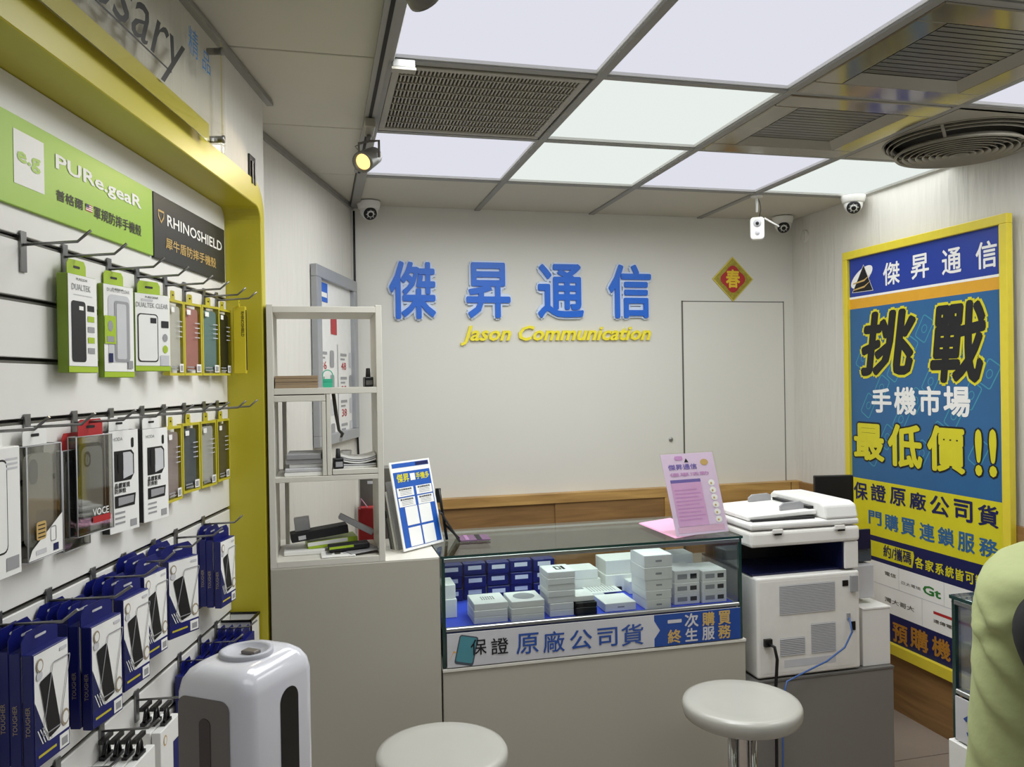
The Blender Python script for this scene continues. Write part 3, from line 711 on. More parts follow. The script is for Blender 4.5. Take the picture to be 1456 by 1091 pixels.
# lime boxes
for sc, xl, xr, yt, yb, kind, lab in ((1.449, 98, 138, 387, 530, 0, 'lime green and white box printed with a dark phone case, leftmost in the top row'),
                                      (1.613, 148.5, 190, 402, 537, 1, 'lime green box with clear window showing a clear case, second in the top row'),
                                      (1.739, 193, 242, 415, 528, 2, 'white and lime box printed with a black-outlined clear case, third in the top row')):
    wd = .094; T = .02
    t, h = place('phone_case_box', lab, 'packaged phone case', sc, xl, xr, yt, yb, wd, G1)
    m = MB().box(-T, 0, -wd/2, wd/2, 0, h); bev(m.build('carton', M_greend, t), .0015, 1)
    m = MB(); q = .0005
    m.rect((q, 0, 0), V1, V0, -wd/2+.001, .012, wd/2-.001, h-.001, 0)
    if kind == 0:
        phone(m, -.015, h*.42, .045, h*.62, 1, .0012); m.rect((.0016, 0, 0), V1, V0, -.014, h*.64, .0, h*.68, 0)
        m.text('DUALTEK', (.0012, -.035, h*.84), V1, V0, .06, .011, 2, .005)
        for k in range(5): m.rect((.0012, 0, 0), V1, V0, .014, h*(.2+.11*k), .036, h*(.26+.11*k), (2, 3, 2, 3, 1)[k])
        m.rect((.0012, 0, 0), V1, V0, -.03, h*.79, .03, h*.797, 4)
    elif kind == 1:
        m.plate((.001, 0, 0), V1, V0, rrect(-.034, .03, .034, h-.02, .012), 4); phone(m, .008, h*.5, .046, h*.66, 2, .0016); phone(m, .006, h*.5, .03, h*.6, 4, .002)
        m.rect((.0022, 0, 0), V1, V0, -.046, h*.36, -.012, h*.66, 3); m.rect((.0026, 0, 0), V1, V0, -.04, h*.38, -.018, h*.44, 2); m.plate((.0026, 0, 0), V1, V0, ell(-.029, h*.55, .008, .011, 10), 2)
        m.text('DUALTEK CLEAR', (.0012, -.036, h*.92), V1, V0, .07, .007, 2, 0); m.rect((.0024, 0, 0), V1, V0, .024, .018, .04, .034, 2); m.rect((.0022, 0, 0), V1, V0, -.034, .03, -.022, .048, 5)
    else:
        phone(m, -.014, h*.43, .054, h*.62, 1, .0012); phone(m, -.014, h*.43, .049, h*.59, 0, .0016); m.rect((.002, 0, 0), V1, V0, -.008, h*.62, .008, h*.69, 1)
        m.text('DUALTEK CLEAR', (.0012, -.044, h*.82), V1, V0, .085, .0105, 2, .005); m.rect((.0012, 0, 0), V1, V0, -.03, h*.9, .0, h*.93, 4)
        m.rect((.0012, 0, 0), V1, V0, .022, h*.57, .042, h*.66, 1)
        for k in range(3): m.plate((.0012, 0, 0), V1, V0, ell(.032, h*(.14+.15*k), .007, .009, 10), (8, 3, 2)[k])
        m.rect((.0014, 0, 0), V1, V0, .018, .012, .042, .035, 4)
    m.text('PUREGEAR', (.0012, -.02, h*.94), V1, V0, .035, .0045, 1)
    m.rect((.0006, 0, 0), V1, V0, -wd/2, .001, wd/2, .011, 3)
    m.build('printed_face', FR, t)
    m = MB(); tab(m, wd, h, T, 3); m.build('hang_tab', FR, t)
# yellow-framed clear packs
def rhino(sc, xl, xr, yt, yb, col, lab, grp, wd=.086, rz=None):
    t, h = place('phone_case_pack', lab, 'packaged phone case', sc, xl, xr, yt, yb, wd, grp)
    if rz is not None: t.rotation_euler = (0, 0, -SA+rz)
    T = .016
    f = MB()
    for a in ((-wd/2, -wd/2+.005, 0, h), (wd/2-.005, wd/2, 0, h), (-wd/2+.005, wd/2-.005, 0, .006), (-wd/2+.005, wd/2-.005, h-.006, h)): f.box(-T, 0, *a)
    f.build('yellow_tray', M_yel if rz is None else mat('pack_yellow', '#dcc92a', .4), t)
    mt = mat('case_'+col[1:], col, .3, var=.1)
    m = MB(); m.plate((-.006, 0, 0), V1, V0, rrect(-.034, .014, .034, h-.014, .01, 4), 0, .006); m.build('phone_case', mt, t)
    MB().rect((-.001, 0, 0), V1, V0, -wd/2+.005, .006, wd/2-.005, h-.006).build('clear_front', M_blister, t)
    m = MB(); m.rect((.0005, 0, 0), V1, V0, -.03, h-.03, -.012, h-.018, 0); m.rect((.0005, 0, 0), V1, V0, .014, .008, .036, .028, 0); m.rect((.0009, 0, 0), V1, V0, .018, .011, .032, .024, 2)
    for k in range(4): m.rect((.0005, 0, 0), V1, V0, .008, h-.05-k*.012, .032, h-.048-k*.012, 4)
    m.rect((.0005, 0, 0), V1, V0, -.032, .012, .006, .015, 2); m.rect((.0005, 0, 0), V1, V0, -.032, .019, .002, .022, 2)
    m.build('stickers', FR, t)
    m = MB(); tab(m, wd, h, T, 10, .012, .022); m.build('hang_tab', FR, t)
    if rz is not None:
        m = MB(); m.text('RHINOSHIELD', (-T+.001, -wd/2-.0006, h*.9), Vector((0, 0, -1)), Vector((1, 0, 0)), h*.4, .008, 1, .01); m.build('lettering', FR, t)
    return t
for r in ((1.886, 242, 261, 424, 534, '#d8d6cc', 'clear-backed yellow-framed phone case pack, fourth pack in the top row', G1),
          (2.0, 263, 287, 429, 534, '#c98f86', 'yellow-framed pack with a pinkish phone case in the top row', G1),
          (2.13, 289, 312.6, 433, 534, '#7f9c98', 'yellow-framed pack with a grey-green phone case in the top row', G1),
          (2.225, 312, 329, 438, 534, '#2e3026', 'yellow-framed pack with a near-black phone case in the top row', G1)): rhino(*r)
t = thing('phone_case_pack', 'solid yellow pack turned edge-on at the right end of the top row', 'packaged phone case', dw(-.70, 2.262, 1.565), -SA+.12, G1)
bev(MB().box(-.034, 0, -.004, .012, 0, .19).build('yellow_box', mat('pack_yellow', '#d8c52c', .4), t), .0015, 1)
MB().rect((.0004, 0, 0), V1, V0, -.003, .01, .011, .18).build('dark_front', M_blackm, t)
m = MB(); m.text('RHINOSHIELD', (-.012, -.0046, .175), Vector((0, 0, -1)), Vector((1, 0, 0)), .07, .008, 0, .01); m.build('lettering', M_ink, t)
m = MB(); tab(m, .02, .19, .034, 10, .01, .02); m.build('hang_tab', FR, t)
G2 = 'packaged phone cases on the middle hook row'
for r in ((1.865, 238, 259, 608, 717, '#b9a9a6', 'yellow-framed pack with a pale pinkish case in the middle row', G2),
          (1.986, 261, 284.6, 603, 703, '#6d7478', 'yellow-framed pack with a dark grey case in the middle row', G2),
          (2.12, 287, 308, 600, 695, '#d3d2cb', 'yellow-framed pack with a milky white case in the middle row', G2),
          (2.215, 310, 327, 597, 686, '#6f6850', 'yellow-framed pack with a brownish case, last in the middle row', G2)): rhino(*r)
# middle row: white outlined, clear boxes, cut-out cards
t, h = place('phone_case_box', 'white box with a black phone outline, cut by the left edge in the middle row', 'packaged phone case', 1.19, -35, 29, 643, 842, .115, G2)
wd, T = .115, .02
bev(MB().box(-T, 0, -wd/2, wd/2, 0, h).build('carton', M_whitecard, t), .0015, 1)
m = MB(); phone(m, -.014, h*.55, .075, h*.72, 1, .0005); phone(m, -.014, h*.55, .070, h*.69, 0, .001); m.rect((.0006, 0, 0), V1, V0, .018, .01, .05, .03, 2)
for k in range(3): m.rect((.0006, 0, 0), V1, V0, .02, h-.02-k*.007, .05, h-.017-k*.007, 4)
m.text('BOOS', (.0006, -.05, .012), V1, V0, .04, .014, 1, .02)
m.build('printed_face', FR, t); m = MB(); tab(m, wd, h, T, 0); m.build('hang_tab', FR, t)
def clearbox(sc, xl, xr, yt, yb, lab, wd, T, case, dark):
    t, h = place('clear_case_box', lab, 'packaged phone case', sc, xl, xr, yt, yb, wd, G2)
    e = MB()
    for y in (-wd/2, wd/2-.0012): e.box(-T, 0, y, y+.0012, 0, h)
    e.box(-T, -T+.001, -wd/2, wd/2, 0, h)
    e.box(-.001, 0, -wd/2+.0012, wd/2-.0012, 0, h); e.box(-T, 0, -wd/2, wd/2, h-.0012, h); e.box(-T, 0, -wd/2, wd/2, 0, .0012)
    e.build('clear_shell', M_blister, t)
    ed = MB()
    for y in (-wd/2, wd/2):
        for x in (-T, 0): ed.tube([(x, y, 0), (x, y, h)], .0011, 0, 4)
    for z in (0, h):
        for x in (-T, 0): ed.tube([(x, -wd/2, z), (x, wd/2, z)], .0011, 0, 4)
        for y in (-wd/2, wd/2): ed.tube([(-T, y, z), (0, y, z)], .0011, 0, 4)
    ed.build('shell_edges', M_lgrey, t)
    m = MB(); m.plate((-.007, 0, 0), V1, V0, rrect(-wd*.36, .02, wd*.36, h-.014, .016, 4), 0, .008)
    if not dark: m.plate((-.0065, 0, 0), V1, V0, rrect(-wd*.33, h*.66, -.008, h-.022, .012, 4), 1)
    else:
        m.plate((-.0065, 0, 0), V1, V0, rrect(-wd*.28, .026, wd*.3, h-.02, .012, 4), 2); m.plate((-.0060, 0, 0), V1, V0, rrect(-wd*.22, h*.68, -.004, h-.028, .009, 4), 0); m.plate((-.0056, 0, 0), V1, V0, rrect(-wd*.19, h*.70, -.008, h-.034, .008, 4), 2)
    m.build('phone_case', [case, M_grey if not dark else case, mat('smoke_clear', '#a9adab', .3)], t)
    m = MB()
    if not dark:
        m.plate((.0006, 0, 0), V1, V0, [(-wd/2, .002), (wd/2, .002), (wd/2, h*.36), (-wd/2+.01, h*.1)], 0); m.plate((.001, 0, 0), V1, V0, rrect(-.028, h*.17, .0, h*.33, .005, 3), 6)
        for k in range(4): m.rect((.0015, 0, 0), V1, V0, -.024, h*(.19+.035*k), -.004, h*(.2+.035*k), 1)
        m.rect((.001, 0, 0), V1, V0, -.03, .008, .0, .016, 4); m.rect((.001, 0, 0), V1, V0, .02, .006, .036, .018, 5); outline(m, (.001, 0, 0), V1, V0, rrect(.012, h*.12, .03, h*.26, .004, 2), .002, 2)
    else:
        m.rect((.001, 0, 0), V1, V0, -.01, .018, .04, .03, 8); m.text('VOCE', (.001, -.01, .031), V1, V0, .045, .013, 0, .01)
    m.build('stickers', FR, t)
    m = MB(); tab(m, wd, h, T, 8 if dark else 0, .034, .03); m.build('hang_tab', FR, t)
    return t
clearbox(1.324, 41, 88, 636, 802, 'clear plastic box with a whitish case and brown oval seal, middle row', .1, .03, mat('case_milky', '#cfcdc5', .3), False)
clearbox(1.472, 111, 161, 622, 765, 'clear box with a black-edged case under a red hang tab, middle row', .1, .016, M_blackm, True)
t = clearbox(1.472, 95, 113, 622, 765, 'smoky clear box behind the red-tabbed one in the middle row', .09, .012, M_acs, True)
t.location = dw(-.757, 1.45, 1.245); t.rotation_euler = (0, 0, -SA)
for sc, xl, xr, yt, yb, lab in ((1.611, 157, 197, 614, 761, 'white card pack with black cut-out windows, left one of two in the middle row'), (1.751, 205, 239, 611, 744, 'white card pack with black cut-out windows and black side, right one of two')):
    wd, T = .088, .02
    t, h = place('cutout_case_box', lab, 'packaged phone case', sc, xl, xr, yt, yb, wd, G2)
    bev(MB().box(-T, -.0012, -wd/2, wd/2, 0, h).build('tray', M_blackm, t), .001, 1)
    fc = MB(); fc.rect((0, 0, 0), V1, V0, -wd/2, 0, wd/2, h, 0, .0012)
    fc.plate((.0006, 0, 0), V1, V0, [(-.03, h*.5), (.02, h*.5), (.03, h*.56), (.03, h*.76), (.022, h*.8), (-.03, h*.8)], 1)
    fc.plate((.001, 0, 0), V1, V0, [(-.004, h*.52), (.026, h*.55), (.026, h*.75), (.018, h*.78), (-.004, h*.78)], 4)
    fc.plate((.0014, 0, 0), V1, V0, rrect(-.02, h*.58, -.004, h*.78, .006, 3), 1)
    fc.plate((.0006, 0, 0), V1, V0, [(-.03, h*.24), (.03, h*.24), (.034, h*.36), (-.03, h*.36)], 1); fc.plate((.001, 0, 0), V1, V0, [(-.02, h*.26), (.026, h*.27), (.028, h*.34), (-.02, h*.34)], 2)
    fc.text('晶鑽軍規', (.0006, -.03, h*.43), V1, V0, .046, .011, 1, .02); fc.text('防摔殼', (.0006, -.03, h*.38), V1, V0, .034, .01, 1, .02)
    for k in range(3): fc.rect((.0006, 0, 0), V1, V0, -.03, h*(.08+.05*k), .0, h*(.1+.05*k), 2)
    fc.rect((.0006, 0, 0), V1, V0, .016, .006, .036, .02, 2); fc.text('HODA', (.0006, -.034, h*.9), V1, V0, .03, .007, 2); fc.plate((.0006, 0, 0), V1, V0, rrect(.022, h*.82, .03, h*.92, .003, 2), 1)
    fc.build('printed_face', FR, t)
    m = MB(); tab(m, wd, h, T, 0, .03, .026); m.build('hang_tab', FR, t)
# blue screen protector boxes, several on each hook
bb = {}
def bluebox(lab, loc, rz, grp, front):
    t = thing('screen_protector_box', lab, 'boxed screen protector', loc, rz, grp)
    wd, h, T = .088, .172, .017
    if 'c' not in bb:
        a = bev(MB().box(-T, 0, -wd/2, wd/2, 0, h).build('carton', M_bluebox, t), .001, 1)
        m = MB(); m.plate((-T+.0005, 0, h-.001), V1, V0, [(-wd/2, 0), (wd/2, 0), (wd/2, .02), (wd/2-.012, .032), (-wd/2+.012, .032), (-wd/2, .02)], 11, .0012)
        m.plate((-T+.001, 0, h), V1, V0, rrect(-.014, .016, .014, .02, .002, 2), 4)
        b = m.build('hang_tab', FR, t)
        m = MB()
        m.rect((.0005, 0, 0), V1, V0, -wd/2+.002, .002, wd/2-.002, h-.002, 0)
        m.plate((.001, 0, 0), V1, V0, [(-wd/2+.002, .002), (wd/2-.002, .002), (wd/2-.002, .03), (-wd/2+.002, .03)], 11)
        m.plate((.001, 0, 0), V1, V0, [(-wd/2+.002, .03), (-.01, .03), (-wd/2+.002, .1)], 5)
        for k in range(5): m.plate((.0014, 0, 0), V1, V0, [(-.026+.006*k, .032), (-.024+.006*k, .032), (-.036+.006*k, .056), (-.038+.006*k, .056)], 0)
        phone(m, -.006, .084, .030, .095, 1, .0018, .22); 
        U = V1*math.cos(.22)*.9+V0*-.2; V = V0*.98+V1*-.25
        outline(m, (.0024, .012, .095), V1, V0+V1*.28, rrect(-.026, -.052, .02, .052, .004, 3), .002, 2)
        for u, v, q in ((-.03, .152, .0085), (.031, .05, .0105)): m.plate((.0018, 0, 0), V1, V0, ell(u, v, q, q*1.25, 14), 12); m.plate((.0022, 0, 0), V1, V0, ell(u, v, q*.7, q*.9, 12), 0)
        m.plate((.0018, 0, 0), V1, V0, rrect(-.038, .131, -.024, .143, .004, 2), 4)
        m.rect((.0014, 0, 0), V1, V0, .016, .004, .04, .026, 0); m.rect((.0018, 0, 0), V1, V0, .021, .008, .036, .02, 2); m.rect((.0014, 0, 0), V1, V0, -.036, .014, .008, .018, 10)
        m.rect((.0014, 0, 0), V1, V0, .02, .158, .038, .163, 4)
        m.text('TOUGHER', (-T*.3, -wd/2-.0006, .05), Vector((0, 0, 1)), Vector((-1, 0, 0)), .045, .007, 12, .01)
        c = m.build('printed_face', FR, t); bb.update(c=a, t=b, f=c)
    else:
        for k_, nm in (('c', 'carton'), ('t', 'hang_tab'), ('f', 'printed_face')):
            o = bb[k_].copy(); COL.objects.link(o); o.parent = t
    return t
POS = ['frontmost', 'second from the front', 'third from the front', 'fourth from the front', 'fifth from the front']
G3 = 'blue screen protector boxes on the lower hook row'
for hi, (sc, xl, xr, yt, yb, cnt, wd) in enumerate(((1.24, 49.5, 98.5, 925, 1097, 4, .088), (1.378, 131, 174, 881, 1040, 5, .088), (1.528, 176.5, 212.6, 847.7, 986, 4, .088), (1.654, 206, 238, 819, 943, 4, .088), (1.797, 236.5, 287, 804, 914, 3, .105), (2.10, 314, 334.6, 762, 866, 4, .088))):
    n, an, zt, zb = fit(sc, xl, xr, yt, yb, wd); an = min(an, .5)
    st = min(.021, (n+.75)/(cnt)) if n > -.74 else .018
    for k in range(cnt):
        A = an*(1 if k == 0 else .35)
        bluebox('blue %s box, %s on lower-row hook %s from the left' % ('and white' if k == 0 else 'carton', POS[k], ORD[hi]), dw(n-k*max(st, .0175)-(.02*min(1, an/.4) if k else 0), sc, zb+(0 if k == 0 else .003*((k*7) % 3))), -SA-A, G3, k == 0)
    hook('lower', sc, 1.18, max(.9, (n+.8)/.1), 'steel hook carrying blue boxes, %s from the left in the lower row' % ORD[hi])
hook('lower', 1.921, 1.18, 1, 'steel hook right of the turned blue box in the lower row')
for k, s_ in enumerate((1.322, 1.449, 1.613, 1.739, 1.886, 2.0, 2.134, 2.231)):
    hook('top', s_, 1.78, 1, 'bare steel display hook left of the lime boxes in the top row' if k == 0 else 'steel hook through the %s pack of the top row' % ORD[k-1])
for k, s_ in enumerate((1.19, 1.324, 1.472, 1.611, 1.751, 1.865, 1.986, 2.12, 2.221)):
    hook('middle', s_, 1.48, 1, 'steel hook through the %s pack of the middle row' % ORD[k])
# bottom row: white boxes with black lens clips, small blue boxes further on
G4 = 'white boxes with black clips at the bottom of the display'
for gi, (s_, cnt, n0) in enumerate(((1.395, 4, -.690), (1.55, 4, -.690), (1.70, 3, -.70))):
    hook('bottom', s_, .88, 1, 'steel hook holding the %s cluster of clipped white boxes' % ORD[gi])
    for k in range(cnt):
        t = thing('clip_box', 'white box with black clip, %s in the %s cluster at the bottom row' % (POS[k].replace(' from the front', ''), ORD[gi]), 'boxed accessory', dw(n0-k*.021, s_, .655), -SA, G4)
        bev(MB().box(-.018, 0, -.05, .05, 0, .165).build('carton', M_whitecard, t), .001, 1)
        m = MB(); m.box(-.014, -.004, -.018, .018, .165, .172); m.tube([(-.008, -.012, .172), (-.004, -.016, .186), (-.008, 0, .2), (-.012, .014, .188), (-.009, .012, .172)], .004, 0, 6); m.box(-.013, -.005, -.022, .022, .198, .206)
        m.build('clip', M_blk, t)
        m = MB(); m.plate((.0005, 0, 0), V1, V0, ell(-.028, .14, .009, .011, 14), 6); m.plate((.0009, 0, 0), V1, V0, ell(-.028, .14, .006, .008, 12), 0); m.rect((.0005, 0, 0), V1, V0, .012, .02, .046, .12, 11); m.build('printed_face', FR, t)
G5 = 'small blue boxes at the far end of the bottom row'
for gi, s_ in enumerate((1.93, 2.06, 2.18)):
    hook('bottom', s_, .88, 1, 'steel hook holding the %s bunch of small blue boxes' % ORD[gi])
    for k in range(4):
        t = thing('small_blue_box', 'small blue hanging box, %s in the %s bunch near the yellow frame' % (POS[k].replace(' from the front', ''), ORD[gi]), 'boxed accessory', dw(-.68-k*.022, s_, .725), -SA, G5)
        bev(MB().box(-.018, 0, -.045, .045, 0, .125).build('carton', M_bluebox, t), .001, 1)
        m = MB(); tab(m, .09, .125, .018, 11, .03, .025); m.build('hang_tab', FR, t)
t = thing('clear_bin', 'small clear bin with black rim fixed low at the end of the slatwall', 'bin', dw(-.69, 2.262, .775), -SA)
m = MB(); m.box(-.08, .0, -.04, -.038, 0, .1); m.box(-.08, 0, .038, .04, 0, .1); m.box(-.002, 0, -.038, .038, 0, .1); m.box(-.08, 0, -.04, .04, 0, .002); m.build('bin_walls', M_white, t)
m = MB(); m.box(-.081, .002, -.042, -.037, .1, .106); m.box(-.081, .002, .037, .042, .1, .106); m.box(-.002, .003, -.042, .042, .1, .106); m.box(.001, .004, -.042, -.038, .0, .1); m.build('black_rim', M_blk, t)

# ================================================================== COUNTERS
t = thing('counter_block', 'plain cream counter block under the open shelf, left of the glass case', 'counter', (-.14, 2.4, 0))
bev(MB().box(0, .492, 0, .44, 0, .998).build('body', M_off, t), .002, 1); MB().box(0, .492, .001, .44, .9982, 1.0).build('top', M_shelf, t)
t = thing('counter_cabinet', 'plain cream cabinet base supporting the glass display case', 'cabinet', (.357, 2.4, 0))
bev(MB().box(0, 1.02, 0, .42, 0, .648).build('body', M_off, t), .002, 1); bev(MB().box(-.001, 1.021, -.004, .42, .6485, .658).build('top', M_shelf, t), .001, 1)
def glasscase(name, label, loc, rz, L, D):
    t = thing(name, label, 'display case', loc, rz)
    z0, z1, zf = 0, .345, .115
    MB().box(.012, L-.012, .014, D-.01, z0, zf-.01).build('plinth', M_navy, t)
    MB().box(.01, L-.01, .02, D-.01, zf-.01, zf).build('blue_shelf', M_felt, t)
    MB().box(-.004, L+.004, -.004, D, z1-.008, z1).build('glass_top', M_glasst, t)
    e = MB(); e.box(-.004, L+.004, -.0055, -.0042, z1-.008, z1); e.box(-.0055, -.0042, -.004, D, z1-.008, z1); e.box(L+.0042, L+.0055, -.004, D, z1-.008, z1)
    e.build('top_edge', M_gedge, t)
    MB().box(.006, L-.006, .004, .008, zf+.006, z1-.018).build('front_pane', M_glass, t)
    MB().box(.0, .005, .004, D-.005, zf, z1-.009).build('side_pane', M_glass, t); MB().box(L-.005, L, .004, D-.005, zf, z1-.009).build('side_pane', M_glass, t)
    MB().box(.006, L-.006, D-.01, D-.006, zf, z1-.009).build('rear_pane', M_glass, t)
    r = MB(); r.box(.004, L-.004, -.001, .012, z1-.022, z1-.0085); r.box(.008, L-.008, -.002, .013, zf-.004, zf+.008)
    bev(r.build('front_rail', M_alu, t), .002, 1)
    for x in (.0, L-.006): MB().box(x-.002, x+.008, .0, .010, z0+.002, z1-.009).build('corner_post', M_gedge, t)
    for x in (.0, L-.006): MB().box(x, x+.006, D-.005, D-.001, z0+.002, z1-.009).build('corner_post', M_gedge, t)
    MB().box(.02, L-.02, .0125, .022, z1-.014, z1-.0085).build('light_strip', M_led, t)
    return t
case = glasscase('glass_case', 'glass display case full of small boxes with a lettered front strip, centre', (.36, 2.4, .658), 0, 1.005, .42)
m = MB(); Lx = 1.005
PF = 2.3955
def CP(px, py): p = PY(px, py, PF); return p.x-.36, p.z-.658
Yf = Vector((0, -.0045, 0)); sg = Vector((0, -.0005, 0))
m.rect(Yf, UX, UZ, .01, .004, Lx-.008, .107, 0, .004)
xa = CP(930, 880)[0]; m.plate(Yf+sg, UX, UZ, [(xa, .004), (Lx-.008, .004), (Lx-.008, .107), (xa, .107), (xa, .088), (xa+.02, .056), (xa, .03)], 1)
ph = CP(664, 922); A2 = -.22; U2 = UX*math.cos(A2)+UZ*math.sin(A2); V2 = UZ*math.cos(A2)-UX*math.sin(A2)
m.plate(Yf+sg+UX*(ph[0]-.002)+UZ*.052, U2, V2, rrect(-.03, -.044, .03, .046, .008, 3), 3); m.plate(Yf+sg*2+UX*(ph[0]-.002)+UZ*.054, U2, V2, rrect(-.026, -.038, .026, .04, .006, 3), 4)
for k in range(3): m.plate(Yf+sg, UX, UZ, [(.014, .02+.02*k), (.03, .05+.02*k), (.045, .045+.02*k), (.03, .055+.02*k)], 5 if k else 6)
def ct(s, x0, y0, x1, y1, mi, bold=.01):
    p, q = CP(x0, (y0)), CP(x1, (y1)); zc = 0
    m.text(s, Yf+sg*3+UX*p[0]+UZ*q[1], UX, UZ, q[0]-p[0], p[1]-q[1], mi, bold)
ct('保', 669, 910, 692, 930, 2); ct('證', 698, 908, 723, 929, 2)
for s, *b_ in (('原', 734, 902, 766, 928), ('廠', 772, 899, 803, 926), ('公', 810, 897, 842, 922), ('司', 849, 894, 878, 918), ('貨', 883, 889, 915, 916)): ct(s, *b_, 7, .012)
for s, mi, *b_ in (('一', 0, 949, 882, 969, 885), ('次', 0, 973, 873, 993, 891), ('購', 8, 998, 871, 1016, 889), ('買', 8, 1020.7, 869, 1039, 887), ('終', 8, 949, 896, 968.6, 914), ('生', 0, 974, 894, 992, 911), ('服', 0, 998, 892, 1016, 909), ('務', 8, 1020.7, 889, 1039, 907)): ct(s, *b_, mi, .03)
m.build('front_sign', [mat('sign_white', '#c9c8cc', .4), mat('sign_blue', '#1a4594', .4), M_ink, M_pslate, mat('phone_teal', '#4a8a96', .4), M_lgrey, M_orange, mat('sign_ink_blue', '#2b4f9a', .4), M_gold], case)

# ------- boxes in the case: front-bottom corners measured, standing on the blue shelf
ZF = .658+.1155
GB = 'small white boxes stacked inside the glass case'
def cbox(lab, pl, pr, z, h, d, mats=None, deco=None, grp=GB, name='product_box', at=None, twist=0):
    if at is None:
        a, b = PZ(*pl, z), PZ(*pr, z); x0, y0, wd = a.x, min(a.y, b.y) if True else a.y, b.x-a.x
        y0 = (a.y+b.y)/2
    else: x0, y0, wd = at
    y0 = max(y0, 2.424)
    t = thing(name, lab, 'box', (x0, y0, z), twist, grp)
    bev(MB().box(0, wd, 0, d, 0.0003, h).build('carton', (mats or M_whitecard), t), .0015, 1)
    m = MB()
    if deco == 'band':
        m.rect((0, -.0004, 0), UX, UZ, wd*.12, h*.3, wd*.5, h*.7, 1); m.rect((0, -.0004, 0), UX, UZ, wd*.62, h*.3, wd*.88, h*.7, 2)
    elif deco == 'buds':
        for i in range(6):
            for j in range(3): m.plate((0, 0, h+.0004), UX, Vector((0, 1, 0)), ell(wd*(.32+.07*i), d*(.38+.12*j), wd*.022, d*.045, 6), 2)
    elif deco == 'oval': m.plate((0, 0, h+.0004), UX, Vector((0, 1, 0)), ell(wd/2, d/2, wd*.33, d*.32, 24), 1)
    elif deco == 'phone':
        m.rect((0, 0, h+.0004), UX, Vector((0, 1, 0)), wd*.4, d*.3, wd*.62, d*.75, 2); m.rect((0, 0, h+.0008), UX, Vector((0, 1, 0)), wd*.46, d*.38, wd*.57, d*.66, 0); m.rect((0, 0, h+.0004), UX, Vector((0, 1, 0)), wd*.66, d*.3, wd*.76, d*.75, 2)
    elif deco == 'stripe':
        for k in range(9): m.rect((0, 0, h+.0004), UX, Vector((0, 1, 0)), wd*(.1+.09*k), d*.1, wd*(.13+.09*k), d*.9, 1)
    elif deco == 'logo': m.rect((0, -.0004, 0), UX, UZ, wd*.4, h*.42, wd*.62, h*.58, 1)
    elif deco == 'label': m.rect((0, -.0004, 0), UX, UZ, wd*.2, h*.45, wd*.8, h*.8, 0)
    if m.v: m.build('print', [M_whitecard, M_grey, M_ink], t)
    return (x0, y0, wd)
LV = ['bottom', 'second up', 'third up', 'fourth up', 'fifth up', 'sixth up', 'top']
def stack(desc, pl, pr, hs, d, deco='band', top=None, mats=None, off=None, z=ZF):
    a = None
    for k, h in enumerate(hs):
        last = k == len(hs)-1
        lab = '%s, %s box' % (desc, 'topmost' if last and k else LV[k])
        if a is None: a = cbox(lab, pl, pr, z, h, d, mats, top if last and top else deco)
        else:
            o = off[k] if off else (0, 0); j = ((k*37) % 5-2)*.0006
            cbox(lab, 0, 0, z, h, d-(o[1] if off else 0), mats, top if last and top else deco, at=(a[0]+o[0]+j, a[1]+j, a[2]-2*o[0]))
        z += h
stack('flat white boxes with earbud picture at the left front of the case', (673, 887), (723.5, 886), [.021, .021, .0215], .115, None, 'buds')
stack('flat white boxes with grey oval, right beside the earbud boxes', (727, 884.5), (775, 881.6), [.021, .021, .0215], .115, None, 'oval')
stack('narrow leaning tower of pale boxes left of centre', (782, 878), (816.5, 875.5), [.021, .022, .02, .02, .02, .02, .021], .1, 'none', 'phone', off=[(0, 0), (0, 0)]+[(-.006, 0)]*5)
stack('small black and white boxes right of the narrow tower', (818, 875.5), (850, 874), [.025, .016], .07, 'none', None, M_blk)
cbox('thin white box lying on the small black boxes', 0, 0, ZF+.0412, .018, .08, None, 'none', at=(PZ(817, 875, ZF).x, PZ(817, 875, ZF).y+.002, .068))
cbox('flat white box with faint glasses picture at the front centre of the case', (861, 871.5), (904, 867), ZF, .028, .11, None, 'logo')
cbox('dark-sided flat box with striped white top behind the glasses box', (839, 846), (884, 841), ZF, .018, .13, M_blackm, 'none')
cbox('white striped lid lying on the dark-sided flat box', (839, 846), (884, 841), ZF+.0182, .004, .13, None, 'stripe')
stack('tall tower of white boxes right of centre', (919, 868), (955, 865.5), [.033, .030, .034, .042, .04], .12, 'logo', None, off=[(0, 0), (-.002, 0), (-.004, 0), (-.006, 0), (-.006, 0)])
stack('labelled white boxes next to the tall tower', (959, 861), (995.5, 858), [.036, .036, .042], .12)
stack('labelled white boxes at the right end of the case', (998.5, 858), (1034, 855.6), [.036, .036, .036], .12)
cbox('pale box at the back right, behind the labelled stacks', 0, 0, ZF, .13, .08, None, 'none', at=(1.18, 2.62, .12))
